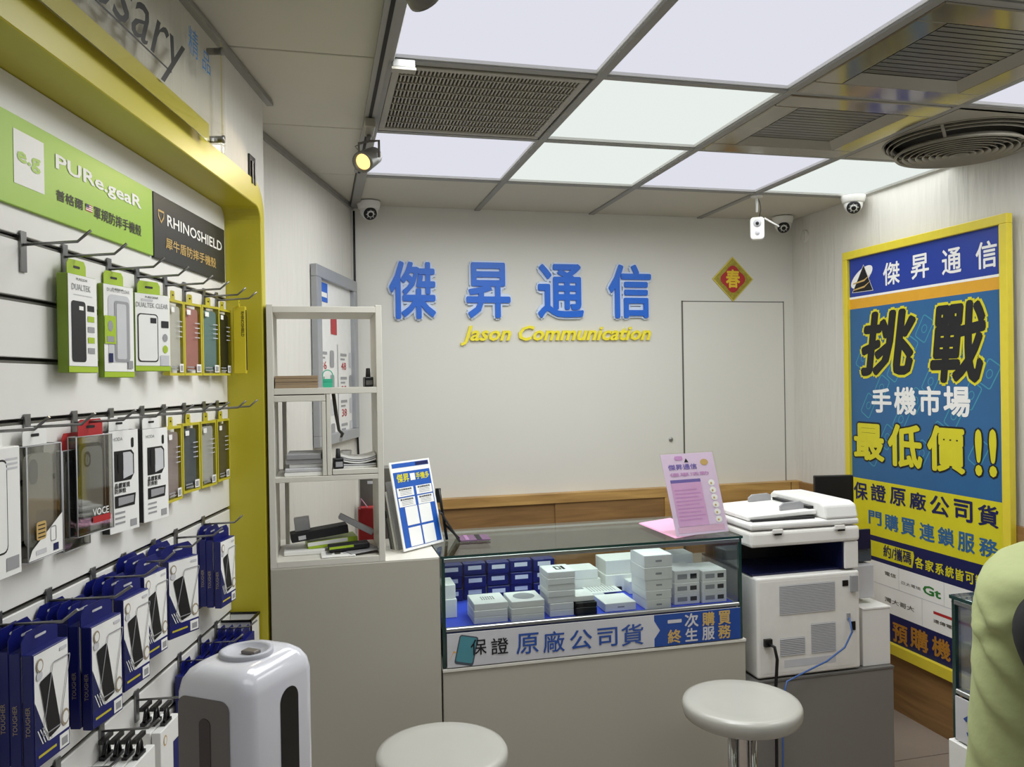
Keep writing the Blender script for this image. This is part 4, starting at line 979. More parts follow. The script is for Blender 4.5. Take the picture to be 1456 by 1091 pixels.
# back rows
cbox('small white box with black side, left one of two behind the earbud boxes', (689, 849), (721, 847), ZF, .045, .06, None, 'band')
cbox('small white box with black side, right one of two behind the oval box', (720, 846), (753, 843), ZF, .06, .06, None, 'band')
GBB = 'dark blue boxes with white labels at the back left of the case'
for r in range(3):
    for c in range(5):
        cbox('dark blue box with white label at the back left, column %s, level %s' % (ORD[c], LV[r].split()[0]), 0, 0, ZF+.042*r, .041, .05, M_bluebox, 'label', GBB, at=(.40+.083*c, 2.715+.008*((r+c) % 2), .078))
cbox('flat white box lying behind the narrow tower', 0, 0, ZF, .05, .09, None, 'none', at=(.83, 2.68, .14)); cbox('flat pale box on top of the one behind the narrow tower', 0, 0, ZF+.0502, .035, .09, None, 'none', at=(.83, 2.68, .13))
cbox('wide white box at the rear centre of the case, lower one', 0, 0, ZF, .06, .12, None, 'none', at=(.985, 2.67, .2)); cbox('wide white box at the rear centre of the case, upper one', 0, 0, ZF+.0602, .05, .11, None, 'none', at=(.99, 2.68, .17))
cbox('small white box between the striped box and the tall tower', (896, 846), (915, 843), ZF, .045, .08, None, 'logo')
cbox('low white box left of the small one before the tall tower', (884, 836), (908, 834), ZF, .03, .09, None, 'none')
cbox('squat white box standing at the left end of the case', 0, 0, ZF, .06, .12, None, 'none', at=(.375, 2.53, .05)); cbox('smaller white box on the squat one at the left end', 0, 0, ZF+.0602, .045, .1, None, 'none', at=(.377, 2.535, .045))
cbox('flat grey-white tray box at the rear, right of the blue boxes', 0, 0, ZF, .02, .1, M_lgrey, 'none', at=(.84, 2.57, .11))

# ================================================================== OPEN SHELF ON THE BLOCK
t = thing('open_shelf', 'cream open-backed cube shelf standing on the counter block', 'shelf', (-.14, 2.401, 1.0002))
B_ = .018; D = .25; Wd = .33; SZ = lambda z: z-1.0002
parts = [('side_panel', (0, B_, 0, D, 0, .765)), ('side_panel', (Wd-B_, Wd, 0, D, 0, .765)), ('shelf_board', (B_, Wd-B_, 0, D, 0, .018)),
         ('shelf_board', (B_, Wd-B_, 0, D, .742, .76)), ('shelf_board', (B_, Wd-B_, 0, D, .503, .521)), ('shelf_board', (B_, .163, 0, D, .482, .5)),
         ('shelf_board', (B_, Wd-B_, 0, D, .247, .262)), ('shelf_board', (.18, Wd-B_, .0, D, .264, .279)), ('divider', (.165, .178, 0, D, .263, .502)), ('divider', (.152, .1635, 0, D, .263, .481)),
         ('divider', (.032, .044, D-.05, D, .263, .481)), ('divider', (.036, .048, D-.05, D, .0185, .246))]
for nm, a in parts: bev(MB().box(*a).build(nm, M_shelf, t), .001, 1)
z2 = 1.0002+.5213; z1 = 1.0002+.2625; z0 = 1.0002+.0185
# brown boards
for k in range(4):
    o = MB().box(0, .122, 0, .11, 0, .0088); o = tagd(bev(o.build('wooden_board', M_brown, loc=(-.119, 2.41+.002*(k % 2), z2+.0092*k)), .001, 1), 'thin brown board in the pile of four on the upper shelf, %s' % ['bottom one', 'second up', 'third up', 'topmost'][k], 'board', 'brown boards piled on the upper shelf')
def bottle(x, y, z, lab, sc=1):
    t = thing('nail_polish_bottle', lab, 'bottle', (x, y, z), .2, 'small black bottles on the open shelf')
    bev(MB().box(-.0135*sc, .0135*sc, -.0135*sc, .0135*sc, 0, .03*sc).build('glass_body', M_blk, t), .003); MB().lathe((0, 0, .03*sc), [(.007, 0), (.0075, .002), (.006, .026*sc), (0, .027*sc)], 0, 16).build('cap', M_blackm, t)
    MB().rect((0, -.0138*sc, 0), UX, UZ, -.01*sc, .006, .01*sc, .02*sc).build('paper_label', M_acs if sc == 1 else M_grey, t)
bottle(.150, 2.44, z2, 'small black bottle at the right end of the upper shelf')
bottle(.057, 2.43, 1.0002+.2795, 'small black bottle with grey label in the right middle compartment', 1.05)
p = PY(466, 549, 2.46)
t = thing('mint_card_holder', 'mint green and clear tag with rounded top on the upper shelf', 'tag', (p.x, 2.46, z2), 0)
MB().plate((0, 0, 0), UX, UZ, rrect(-.015, 0, .015, .026, .004, 3), 0, .008).build('base', M_mint, t)
m = MB(); outline(m, (0, -.001, .02), UX, UZ, [(-.013, 0)]+[(.013*math.cos(a), .018+.013*math.sin(a)) for a in [math.pi-k*math.pi/8 for k in range(9)]][::1]+[(.013, 0)], .003, 0); m.build('loop', M_mint, t)
MB().rect((0, .002, .026), UX, UZ, -.008, 0, .008, .012, 0, .002).build('white_insert', M_whitecard, t)
# left middle: stack of paper packets
rn = random.Random(4)
for k, (h_, w_) in enumerate(((.012, .115), (.011, .11), (.012, .105), (.013, .108), (.016, .1))):
    zz = z1+sum((.0122, .0112, .0122, .0132, .0162)[:k])
    tagd(bev(MB().box(-w_/2, w_/2, -.07, .07, 0, h_).build('flat_packet', [M_whitecard, M_lgrey, M_white, M_lgrey, M_grey][k], loc=(-.035+rn.uniform(-.006, .003), 2.49+rn.uniform(-.01, .01), zz), rotz=rn.uniform(-.05, .05)), .002, 1), 'pale flat packet in the left middle compartment, %s of the pile' % LV[k].replace('fifth up', 'topmost'), 'packet', 'pale packets in the left middle compartment')
# right middle: tape rolls, cup, strap
t = thing('paper_plates', 'stack of curled white sheets in the right middle compartment', 'paper stack', (.117, 2.5, 1.0002+.2795))
for k in range(5):
    m = MB(); rows = []
    for j in range(9):
        u = -1+2*j/8; rows.append([Vector((.052*u, y_, .006*k+.004+.010*(u*u)*(1 if k > 1 else .1))) for y_ in (-.06, .06)])
    vs = [p for r_ in rows for p in r_]+[p-Vector((0, 0, .004)) for r_ in rows for p in r_]; n = 18
    fs = [(2*j, 2*j+2, 2*j+3, 2*j+1) for j in range(8)]+[(n+2*j+1, n+2*j+3, n+2*j+2, n+2*j) for j in range(8)]+[(2*j, n+2*j, n+2*j+2, 2*j+2) for j in range(8)]+[(2*j+1, 2*j+3, n+2*j+3, n+2*j+1) for j in range(8)]
    m.add(vs, fs); m.build('sheet', M_lgrey if k % 2 else M_whitecard, t)
t = thing('small_cup', 'tiny white cup with mauve side standing beside the curled sheets', 'cup', (.085, 2.56, 1.0002+.2795))
MB().lathe((0, 0, 0), [(0, 0), (.014, 0), (.017, .042), (.015, .042), (.012, .003), (0, .003)], 0, 20).build('body', mat('mauve_cup', '#b5a3ab', .4), t); MB().lathe((0, 0, 0), [(.0175, .03), (.0182, .043), (.0145, .043)], 0, 20).build('rim_band', M_whitecard, t)
t = thing('hanging_strap', 'dark grey strap hanging from the board of the right middle compartment', 'strap', (.0, 0, 0))
m = MB(); pts = [PY(x, y, 2.56) for x, y in ((474, 562), (478, 590), (482, 612), (487, 617), (484, 625))]; pts[0].z = 1.5015
m.tube(pts, [.006, .006, .005, .006, .003], 0, 6); m.build('band', M_acs, t); MB().box(pts[-1].x-.004, pts[-1].x+.006, 2.555, 2.56, pts[-1].z-.006, pts[-1].z+.006).build('tip', M_whitecard, t)
# bottom compartment clutter
def slab(name, lab, cat, c, size, rz, ry, m_, deco=None):
    t = thing(name, lab, cat, c, 0); t.rotation_euler = (0, ry, rz)
    bev(MB().box(-size[0]/2, size[0]/2, -size[1]/2, size[1]/2, 0, size[2]).build('body', m_, t), .002, 1)
    if deco: deco(t, size)
    return t
def lens(t, s):
    MB().rect((-s[0]*.38, -s[1]/2-.0005, s[2]*.2), UX, UZ, 0, 0, .022, .012).build('label_plate', M_lgrey, t)
slab('white_booklet', 'white booklet lying flat at the bottom left of the open shelf', 'booklet', (-.045, 2.53, z0), (.12, .12, .014), 0, 0, M_whitecard)
slab('green_case_box', 'green and white box lying under the black tray in the open shelf', 'box', (.035, 2.535, z0+.0165), (.15, .08, .022), .12, -.06, M_green, lambda t, s: MB().rect((-s[0]/2, -s[1]/2-.0005, s[2]*.45), UX, UZ, .0, 0, s[0]*.8, s[2]*.5).build('white_band', M_whitecard, t))
slab('dark_case_box', 'dark box with green stripe under the clutter in the open shelf', 'box', (.085, 2.47, z0+.012), (.12, .05, .016), .1, -.04, M_blackm, lambda t, s: MB().rect((-s[0]/2, -s[1]/2-.0005, s[2]*.5), UX, UZ, 0, 0, s[0]*.6, s[2]*.45).build('green_stripe', M_green, t))
slab('black_device', 'black plastic device lying on the boxes in the open shelf', 'device', (-.0, 2.515, z0+.046), (.17, .06, .026), .1, -.11, M_blackm, lens)
slab('card_box', 'small pale grey card box standing on the black device', 'box', (-.05, 2.53, z0+.064), (.045, .03, .042), 0, -.1, M_lgrey)
slab('grey_bar', 'grey metal bar leaning across the open shelf clutter', 'device', (.105, 2.49, z0+.075), (.115, .03, .016), 0, .52, M_grey)
t = slab('folded_leaflet', 'printed folded leaflet at the front of the open shelf bottom', 'leaflet', (.052, 2.445, z0), (.1, .08, .006), .03, 0, M_whitecard, None)
m = MB()
for k in range(3): m.plate((0, 0, .0065), UX, Vector((0, 1, 0)), rrect(-.035+.025*k, -.02, -.018+.025*k, .02, .004, 2), k)
m.build('print', [M_grey, M_acs, M_lgrey], t)
t = slab('grey_leaflet', 'grey photo leaflet fanned out at the right of the shelf bottom', 'leaflet', (.118, 2.475, z0+.0075), (.1, .11, .003), .35, -.04, M_grey)
# grey box and red bag behind the shelf on the block
t = thing('dark_carton', 'dark grey carton standing behind the open shelf', 'box', (.19, 2.80, 1.0)); MB().box(-.055, .06, -.06, .04, 0, .24).build('carton', M_acs, t); MB().box(-.03, .0, -.061, -.0602, .19, .2).build('lettering', M_lgrey, t)
t = thing('red_bag', 'small red bag with pale handles behind the open shelf', 'bag', (.155, 2.70, 1.0)); bev(MB().box(-.03, .04, -.02, .02, 0, .12).build('bag_body', M_red, t), .006); MB().tube([(-.025, -.021, .115), (-.02, -.022, .15), (.0, -.022, .12)], .003, 0, 6).build('handle', M_pink, t)

# ------------------------------------------------ blue instruction card and brochure holder
a, b = PZ(575, 787, 1.0015), PZ(631, 770, 1.0065)
dx = Vector((b.x-a.x, b.y-a.y, 0)); wd = dx.length; dx.normalize(); nrm = Vector((dx.y, -dx.x, 0)); up = (Vector((0, 0, 1))-nrm*.22).normalized(); HH = .28
t = thing('blue_card_stand', 'leaning blue and white instruction card at the left end of the glass case', 'card stand', (a.x, a.y, 1.0062))
m = MB(); m.rect((0, 0, 0), dx, up, 0, 0, wd, HH, 0, .004); m.build('card', M_whitecard, t)
N = dx.cross(up).normalized()
m = MB(); e = N*.0006
m.rect(e, dx, up, .008, .008, wd-.008, HH*.88, 1); m.rect(e, dx, up, .008, HH*.93, wd-.008, HH*.98, 1); m.rect(e*2, dx, up, wd*.62, HH*.935, wd*.95, HH*.975, 3)
m.text('傑昇', e*2+dx*.02+up*HH*.76, dx, up, wd*.3, HH*.1, 2, .03); m.text('手機多', e*2+dx*wd*.58+up*HH*.77, dx, up, wd*.34, HH*.08, 2, .03); m.rect(e*2, dx, up, wd*.44, HH*.77, wd*.56, HH*.85, 0)
for i in range(2):
    for j in range(2):
        x0 = .012+i*(wd/2-.006); y0 = HH*(.64-.115*j); m.rect(e*2, dx, up, x0, y0-HH*.04, x0+wd/2-.018, y0+HH*.06, 0)
        m.text('歡迎掃描查詢', e*3+dx*(x0+.008)+up*(y0+HH*.03), dx, up, wd/2-.035, HH*.022, 4, .02)
        for k in range(3): m.rect(e*3, dx, up, x0+.012, y0+HH*(.014-.018*k), x0+wd/2-.03, y0+HH*(.019-.018*k), 5)
        x1 = .034+i*(wd*.34); y1 = HH*(.29-.235*j); m.rect(e*2, dx, up, x1, y1-HH*.02, x1+wd*.3, y1+HH*.19, 0)
m.build('print', [M_whitecard, mat('card_blue', '#1f57b0', .4), M_pyel, M_navy, M_ink, M_grey], t)
MB().rect(-N*.02-dx*.002, -N, up, 0, 0, .03, HH*.4, 0, .003).build('rear_strut', M_acr, t)
t = thing('brochure_stack', 'grey and white brochures leaning behind the blue card', 'brochures', (a.x-.006, a.y+.055, 1.0006), 0)
for k in range(4):
    m = MB(); m.rect(-N*(.006+.009*k)-dx*.004, dx, up, 0, 0, .10, .22-.03*k, 0, .007); m.build('brochure', [M_grey, M_whitecard, M_acs, M_blackm][k], t)
# tablet stand
a = PZ(648, 773, 1.006)
t = thing('tablet_stand', 'small dark tablet stand with purple striped base on the glass top', 'device stand', (a.x+.03, a.y+.02, 1.0062), -.05)
m = MB(); m.box(-.01, .09, 0, .085, 0, .004); m.build('base_card', M_purple if False else mat('dusky_purple', '#6d4c6b', .5), t)
m = MB(); m.box(.008, .02, 0, .085, .0042, .005); m.box(.045, .062, 0, .085, .0042, .005, 1); m.build('stripes', [mat('light_purple', '#9a6f99', .5), M_blackm], t)
L_ = Matrix.Translation((-.01, .04, 0)) @ Matrix.Rotation(-.55, 4, 'Y'); m = MB(); m.box(-.006, .0, -.04, .045, .0, .115, 0, L_); bev(m.build('tablet', M_blackm, t), .002); m = MB(); m.box(.0003, .0012, -.036, .041, .005, .11, 0, L_); m.build('screen', mat('dim_screen', '#3a2630', .2), t)
m = MB(); m.tube([(-.05, .05, 0), (-.066, .05, .11), (-.074, .05, .172)], .005, 0, 8); m.box(-.086, -.068, .046, .054, .125, .172); m.build('support_post', M_blk, t)
m = MB(); m.tube([(-.01, .04, .003), (-.055, .05, .05)], .004, 0, 6); m.build('brace', M_blk, t)

# pink notice in acrylic stand
a, b = PZ(963, 765, 1.0035), PZ(1037, 757, 1.0035)
pts = [PZ(908, 745, 1.0035), PZ(960, 766, 1.0035), PZ(1010, 757, 1.0035), PZ(952, 738, 1.0035)]
for k in range(2):
    m = MB(); q = [Vector((p.x, p.y, 0)) for p in pts]; c = sum(q, Vector())/4; m.add([p+Vector((.004*k, .004*k, 0)) for p in q]+[p+Vector((.004*k, .004*k, .0012)) for p in q], [(0, 3, 2, 1), (4, 5, 6, 7), (0, 1, 5, 4), (1, 2, 6, 5), (2, 3, 7, 6), (3, 0, 4, 7)])
    o = m.build('pink_sheet', M_pink, loc=(0, 0, 1.0035+.0014*k)); tagd(o, ['lower', 'upper'][k]+' pink sheet lying on the glass top behind the acrylic notice', 'paper', 'pink sheets on the glass case')
dx = Vector((b.x-a.x, b.y-a.y, 0)); wd = dx.length; dx.normalize(); nrm = Vector((dx.y, -dx.x, 0)); up = (Vector((0, 0, 1))-nrm*.2-dx*.05).normalized(); up = (up-dx*up.dot(dx)+dx*-.09).normalized(); HH = .275
t = thing('notice_stand', 'pink and lilac printed notice in a leaning clear acrylic stand', 'notice stand', (a.x, a.y, 1.0068))
N = dx.cross(up).normalized()
m = MB(); m.rect(-N*.003, dx, up, 0, 0, wd, HH, 0, .001); m.build('paper', M_lilac, t)
m = MB(); m.rect((0, 0, 0), dx, up, -.003, 0, wd+.003, HH+.004, 0, .002); m.rect((0, 0, .002), dx, -nrm, 0, 0, wd, .1, 0, .002); m.build('acrylic_stand', M_acr, t)
m = MB(); e = -N*.003+N*.0008
m.rect(e, dx, up, .018, .03, wd*.66, HH*.64, 1); m.rect(e*1, dx, up, .018, HH*.64, wd*.66, HH*.68, 2); m.rect(e, dx, up, .012, .008, wd-.012, .028, 3)
e2 = e+N*.0005
for k in range(9): m.rect(e2, dx, up, .026, .05+k*.0125, wd*(.62 if k % 2 else .55), .054+k*.0125, 4)
m.rect(e, dx, up, wd*.68, .03, wd*.8, HH*.64, 5)
for k in range(6): m.plate(e2, dx, up, ell(wd*.86, .045+k*.025, .013, .011, 14), 6); m.plate(e2+N*.0004, dx, up, ell(wd*.85, .043+k*.025, .004, .004, 8), 7)
m.text('傑昇通信', e2+dx*.02+up*HH*.80, dx, up, wd*.55, HH*.07, 2, .02); m.text('優惠活動', e2+dx*.02+up*HH*.72, dx, up, wd*.75, HH*.045, 4, .02)
m.plate(e2, dx, up, [(wd*.42, HH*.89), (wd*.5, HH*.89), (wd*.46, HH*.94)], 8); m.plate(e2, dx, up, ell(wd*.8, HH*.88, .016, .011, 12), 7); m.plate(e2, dx, up, rrect(wd*.25, HH*.92, wd*.4, HH*.97, .004, 2), 4)
m.build('print', [M_whitecard, mat('notice_pink', '#d9a9d6', .5), M_purple, mat('notice_rose', '#dcb3cf', .5), M_mauve, M_lilac, M_whitecard, M_gold, M_ink], t)

# ================================================================== GREY CABINET, PRINTER
t = thing('grey_cabinet', 'low grey metal cabinet carrying the printer', 'cabinet', (1.38, 2.402, 0))
bev(MB().box(0, .575, 0, .42, 0, .5).build('body', M_cab, t), .003, 1); MB().box(-.0, .575, -.002, .42, .5002, .507).build('top', mat('grey_top', '#6c6a66', .5), t)
t = thing('white_paper_box', 'plain white carton on the grey cabinet, right of the printer', 'box', (1.845, 2.42, .5075))
bev(MB().box(0, .112, 0, .3, 0, .2).build('carton', M_white, t), .002, 1); MB().box(-.001, .114, -.002, .302, .2002, .205).build('lid_edge', M_whitecard, t)

pr = thing('office_printer', 'off-white office copier-printer seen from behind, beside the glass case', 'printer', (1.424, 2.405, .5075))
W = .40
bev(MB().box(0, W, 0, .40, .005, .345).build('rear_body', M_pgrey, pr), .008, 3)
m = MB(); m.box(.0, W-.002, .03, .39, .3452, .352); m.build('output_tray', M_pnavy, pr)
m = MB(); m.box(.345, W, .004, .38, .3524, .447); bev(m.build('right_column', M_pgrey, pr), .004)
MB().box(.01, .338, .25, .38, .3524, .447).build('rear_recess', M_blk, pr); MB().box(.338, .3448, .01, .38, .3524, .447).build('recess_wall', M_pnavy, pr)
sc_ = bev(MB().box(-.02, W+.004, -.002, .40, .4475, .502).build('scanner_body', M_pgrey, pr), .012, 3)
ad = bev(MB().box(-.018, W+.002, .0, .38, .506, .528).build('scanner_lid', M_white, pr), .007, 2)
f = MB().plate((.27, .0, .0), (0, 1, 0), (0, 0, 1), [(.0, .5285), (.36, .5285), (.35, .572), (.33, .585), (.04, .585), (.012, .575)], 0, -.13)
bev(f.build('document_feeder', M_white, pr), .008, 2)
m = MB(); m.add([(.0, .05, .531), (.268, .05, .540), (.268, .34, .540), (.0, .34, .531), (.0, .05, .545), (.268, .05, .556), (.268, .34, .556), (.0, .34, .545)], [(0, 3, 2, 1), (4, 5, 6, 7), (0, 1, 5, 4), (1, 2, 6, 5), (2, 3, 7, 6), (3, 0, 4, 7)])
bev(m.build('input_tray', M_white, pr), .003)
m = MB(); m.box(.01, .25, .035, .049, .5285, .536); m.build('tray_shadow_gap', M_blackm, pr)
for y_ in (.09, .30): m = MB().plate((.15, y_, .552), (1, 0, 0), (0, 0, 1), [(0, 0), (.095, 0), (.095, .022), (.08, .03), (.015, .027), (0, .016)], 0, .008); bev(m.build('paper_guide', M_grey, pr), .002)
MB().box(.25, .269, .07, .30, .5565, .566).build('feed_slot', M_blk, pr)
for x in (.06, .30): o = MB().box(x, x+.04, -.008, -.0021, .493, .508); bev(o.build('lid_hinge', M_pgrey, pr), .002); 
for x in (.065, .31): MB().box(x, x+.028, -.0092, -.0082, .488, .494).build('hinge_foot', M_blk, pr)
# rear panel details
m = MB(); m.rect((0, -.0008, 0), UX, UZ, .012, .02, .385, .33, 0, .0006); m.build('rear_cover', mat('rear_cover', '#e6e4de', .4), pr)
def louvre(x0, x1, z0_, z1_):
    f = MB(); f.rect((0, -.0012, 0), UX, UZ, x0, z0_, x1, z1_, 0); q = f.build('louvre', M_grey, pr)
    s_ = MB(); n = int((z1_-z0_)/.0055)
    for k in range(n): z = z0_+(k+.5)*(z1_-z0_)/n; s_.box(x0, x1, -.0035, -.0013, z-.0013, z+.0013)
    s_.build('louvre_fins', M_lgrey, q, kind='stuff')
louvre(.085, .30, .215, .315); louvre(.085, .18, .075, .135); louvre(.205, .30, .075, .175)
MB().box(.36, .385, -.012, -.001, .275, .33).build('latch', M_grey, pr); MB().box(.33, .352, -.003, -.001, .295, .315).build('port', M_blk, pr)
MB().box(.362, .378, -.004, -.001, .14, .17).build('network_socket', M_blk, pr); MB().box(.345, .357, -.006, -.001, .18, .20).build('cable_plug', M_grey, pr)
MB().box(.022, .05, -.012, -.001, .115, .14).build('power_socket', M_blk, pr); MB().box(-.0012, -.0004, .12, .2, .1, .19).build('side_handle', M_whitecard, pr)
MB().rect((0, -.0012, 0), UX, UZ, .1, .035, .30, .06).build('info_label', M_lgrey, pr)
m = MB(); m.box(W+.001, W+.105, .06, .26, .225, .345); bev(m.build('toner_door', M_lgrey, pr), .004)
m = MB(); m.box(W+.0045, W+.112, .08, .26, .352, .43); bev(m.build('control_panel', M_pslate, pr), .004); MB().box(W+.0055, W+.10, .07, .0795, .40, .47).build('panel_arm', M_pnavy, pr)
# cables
a0 = Vector((1.424, 2.405, .5075)); m = MB()
m.tube([a0+Vector(v) for v in ((.036, -.013, .125), (.046, -.03, .12), (.052, -.035, .08), (.048, -.03, -.02), (.045, -.035, -.2), (.04, -.04, -.4), (.03, -.04, -.495))], .0055, 0, 8)
tagd(m.build('power_cord', M_blk), 'thick black power cord hanging from the back of the printer to the floor', 'cable')
pts = [a0+Vector((.351, -.008, .185)), a0+Vector((.352, -.02, .14)), a0+Vector((.32, -.022, .09)), a0+Vector((.25, -.022, .05)), a0+Vector((.16, -.022, .02)), a0+Vector((.09, -.03, .0)), a0+Vector((.062, -.045, -.06)), a0+Vector((.058, -.05, -.25)), a0+Vector((.04, -.055, -.49))]
m = MB(); m.tube(pts, .003, 0, 8); tagd(m.build('network_cable', mat('cable_blue', '#3a5f9f', .4)), 'thin blue network cable curving across the back of the printer', 'cable')
# desk and monitor behind the printer
t = thing('staff_desk', 'white desk hidden behind the printer, carrying the black monitor', 'desk', (1.45, 2.98, 0))
bev(MB().box(0, .82, 0, .40, .70, .72).build('desktop', M_off, t), .002, 1)
for x in (.0, .79):
    for y_ in (0, .37): MB().box(x, x+.03, y_, y_+.03, 0, .699).build('leg', M_off, t)
a, b = PY(1165, 678, 3.0), PY(1218, 690, 3.0); c = PY(1165, 735, 3.0)
t = thing('monitor', 'black flat monitor behind the printer in front of the poster', 'monitor', (a.x+.05, 3.03, .7205), -.2)
wd = .17
L_ = Matrix.Rotation(.0, 4, 'X'); hz = a.z-.7205
m = MB(); m.box(-.05, -.05+wd, -.012, .012, hz-.16, hz); bev(m.build('screen_back', M_blk, t), .004)
m = MB(); m.box(.045, .085, .013, .03, .012, hz-.05); m.build('stand_neck', M_blackm, t); m = MB(); m.box(0.0, .13, -.05, .08, 0, .012); bev(m.build('stand_base', M_blackm, t), .003)

# ================================================================== STOOLS
def stool(x, y, lab, rz):
    t = thing('round_stool', lab, 'stool', (x, y, 0), rz, 'white round counter stools')
    MB().lathe((0, 0, .555), [(0, 0), (.155, 0), (.164, .006), (.168, .02), (.168, .036), (.163, .045), (.15, .049), (.12, .048), (.1, .047), (0, .046)], 0, 64).build('seat', M_seat, t)
    MB().lathe((0, 0, 0), [(.0, .556), (.07, .556), (.07, .545), (.03, .535), (.0275, .53), (.0275, .02)], 0, 24).build('column', M_chrome, t)
    m = MB()
    for k in range(4): a = k*math.pi/2+.4; m.tube([(.04*math.cos(a), .04*math.sin(a), .02), (.04*math.cos(a), .04*math.sin(a), .54)], .009, 0, 10)
    m.build('column_rods', M_chrome, t)
    MB().lathe((0, 0, 0), [(0, .03), (.04, .028), (.17, .012), (.185, .004), (.185, 0), (0, 0)], 0, 48).build('base', M_chrome, t)
stool(.292, 2.005, 'white round stool at bottom centre, before the seam of the two counters', .3)
stool(1.172, 2.07, 'white round stool at the right, in front of the printer end of the glass case', 0)

# ================================================================== DISPENSER TOWER (foreground left)
th = .38
c0 = cf*1.05+cr*((338-728)/FP*1.05); c0.z = 0            # near vertical corner
t = thing('dispenser_tower', 'glossy white plastic dispenser tower with dark windows, foreground left', 'dispenser', (c0.x, c0.y, 0), -YAW-th+.0)
# local frame: x to the right-back along the right face, -x... left face spans -X, right face spans +Y
Wl, Wr, Ht, Hb = .128, .165, 1.146, .80
def ringr(z, ins, r): return [Vector((x, y, z)) for x, y in rrect(-Wl+ins, ins, -ins, Wr-ins, r, 6)]
m = MB(); rs = []
for z, i_, r in ((Hb, .02, .02), (Hb+.01, .006, .028), (Hb+.03, 0, .03), (Ht-.035, 0, .03), (Ht-.02, .003, .03), (Ht-.009, .010, .028), (Ht-.002, .02, .025), (Ht, .032, .02)): rs.append(ringr(z, i_, r))
m.loft(rs); m.build('shell', M_tower, t)
m = MB(); m.plate((0, -.0008, 0), UX, UZ, rrect(-Wl+.016, Hb+.02, -.024, Ht-.035, .014), 0, .0006); m.build('front_recess_panel', M_taupe, t)
m = MB(); m.plate((0, -.0016, 0), UX, UZ, rrect(-.075, Hb+.06, -.056, Ht-.062, .009), 0, .0006); m.build('front_slot', mat('slot_dark_brown', '#3a2c2b', .3), t)
m = MB(); m.plate((.0008, 0, 0), (0, 1, 0), UZ, rrect(.075, Hb+.05, .115, Ht-.045, .019, 8), 0, .0006); m.build('side_window', M_blk, t)
m = MB().lathe((-Wl/2, Wr*.5, Ht), [(.038, -.002), (.038, .005), (.034, .007), (.03, .005), (.027, .001), (0, .001)], 0, 32); m.build('filler_ring', mat('filler_grey', '#b9bac2', .45), t)
m = MB().box(-Wl/2-.004, -Wl/2+.02, Wr*.5-.008, Wr*.5+.008, Ht-.0, Ht+.006); bev(m.build('filler_cap_tab', M_taupe, t), .002)
m = MB().lathe((-Wl/2, Wr/2, 0), [(.022, .02), (.022, Hb+.003)], 0, 20); m.build('stand_pole', M_alu, t); m = MB().lathe((-Wl/2, Wr/2, 0), [(0, .022), (.12, .018), (.14, .004), (.14, 0), (0, 0)], 0, 40); m.build('stand_base', M_white, t)

# ================================================================== RIGHT COUNTER
rc = thing('side_counter', 'white counter base at the right edge under the small glass case', 'counter', (1.462, .6, 0))
bev(MB().box(0, .55, 0, 1.012, 0, .655).build('body', M_white, rc), .002, 1)
case2 = glasscase('glass_case', 'second glass display case at the right edge behind the green-clad person', (1.473, 1.606, .6565), -math.pi/2, 1.0, .45)
m = MB(); m.rect((0, -.0045, 0), UX, UZ, .01, .004, .992, .107, 0, .004)
for k, ch in enumerate('公司貨保證'): m.text(ch, (.035+.13*k, -.0055, .02), UX, UZ, .1, .075, 1, .012)
m.build('front_sign', [mat('sign_white', '#c9c8cc', .4), mat('sign_ink_blue', '#2b4f9a', .4)], case2)
for k in range(4):
    t = thing('product_box', 'pale carton inside the second glass case, %s from its far end' % ORD[k], 'box', (1.56, 1.45-.2*k, .7735), 0, 'cartons in the second glass case')
    bev(MB().box(0, .16, 0, .1, 0, .05).build('carton', M_whitecard, t), .002, 1); MB().rect((-.0004, .09, .01), (0, -1, 0), UZ, 0, 0, .06, .02).build('print', M_grey, t)

# ================================================================== PERSON at the right edge, standing at the side counter
PO = cr*.933+cf*1.36; PO.z = 0
per = thing('person', 'person at the right edge in a pale green sleeveless vest over black sleeves', 'person', (PO.x, PO.y, 0), -YAW-.60)
# skeleton: +x forward, -y is the side towards the camera
def skin(name, verts, edges, m_, parent):
    me = bpy.data.meshes.new(name); me.from_pydata([v[:3] for v in verts], edges, []); me.materials.append(m_)
    o = bpy.data.objects.new(name, me); COL.objects.link(o); o.parent = parent
    bm = bmesh.new(); bm.from_mesh(me); ly = bm.verts.layers.skin.verify(); bm.verts.ensure_lookup_table()
    for i, v in enumerate(bm.verts): v[ly].radius = (verts[i][3], verts[i][3] if len(verts[i]) < 5 else verts[i][4]); v[ly].use_root = (i == 0)
    bm.to_mesh(me); bm.free()
    s = o.modifiers.new('skin', 'SKIN'); s.use_smooth_shade = True; o.modifiers.new('sub', 'SUBSURF').levels = 1
    return o
v = [(0, 0, .80, .10), (.01, 0, .95, .09), (.03, 0, 1.10, .10), (.05, 0, 1.18, .08), (.10, 0, 1.26, .045), (.14, 0, 1.34, .05), (.165, 0, 1.42, .085), (.165, 0, 1.50, .075),
     (.05, -.14, 1.19, .05), (.06, -.205, 1.01, .036), (.28, -.17, 1.036, .026), (.34, -.16, 1.036, .022), (.05, .14, 1.19, .05), (.06, .205, 1.01, .036), (.28, .16, 1.036, .026), (.34, .15, 1.036, .022),
     (0, -.09, .74, .085), (.02, -.09, .43, .055), (0, -.09, .09, .04), (.12, -.09, .03, .032), (0, .09, .74, .085), (.02, .09, .43, .055), (0, .09, .09, .04), (.12, .09, .03, .032), (.255, 0, 1.42, .02)]
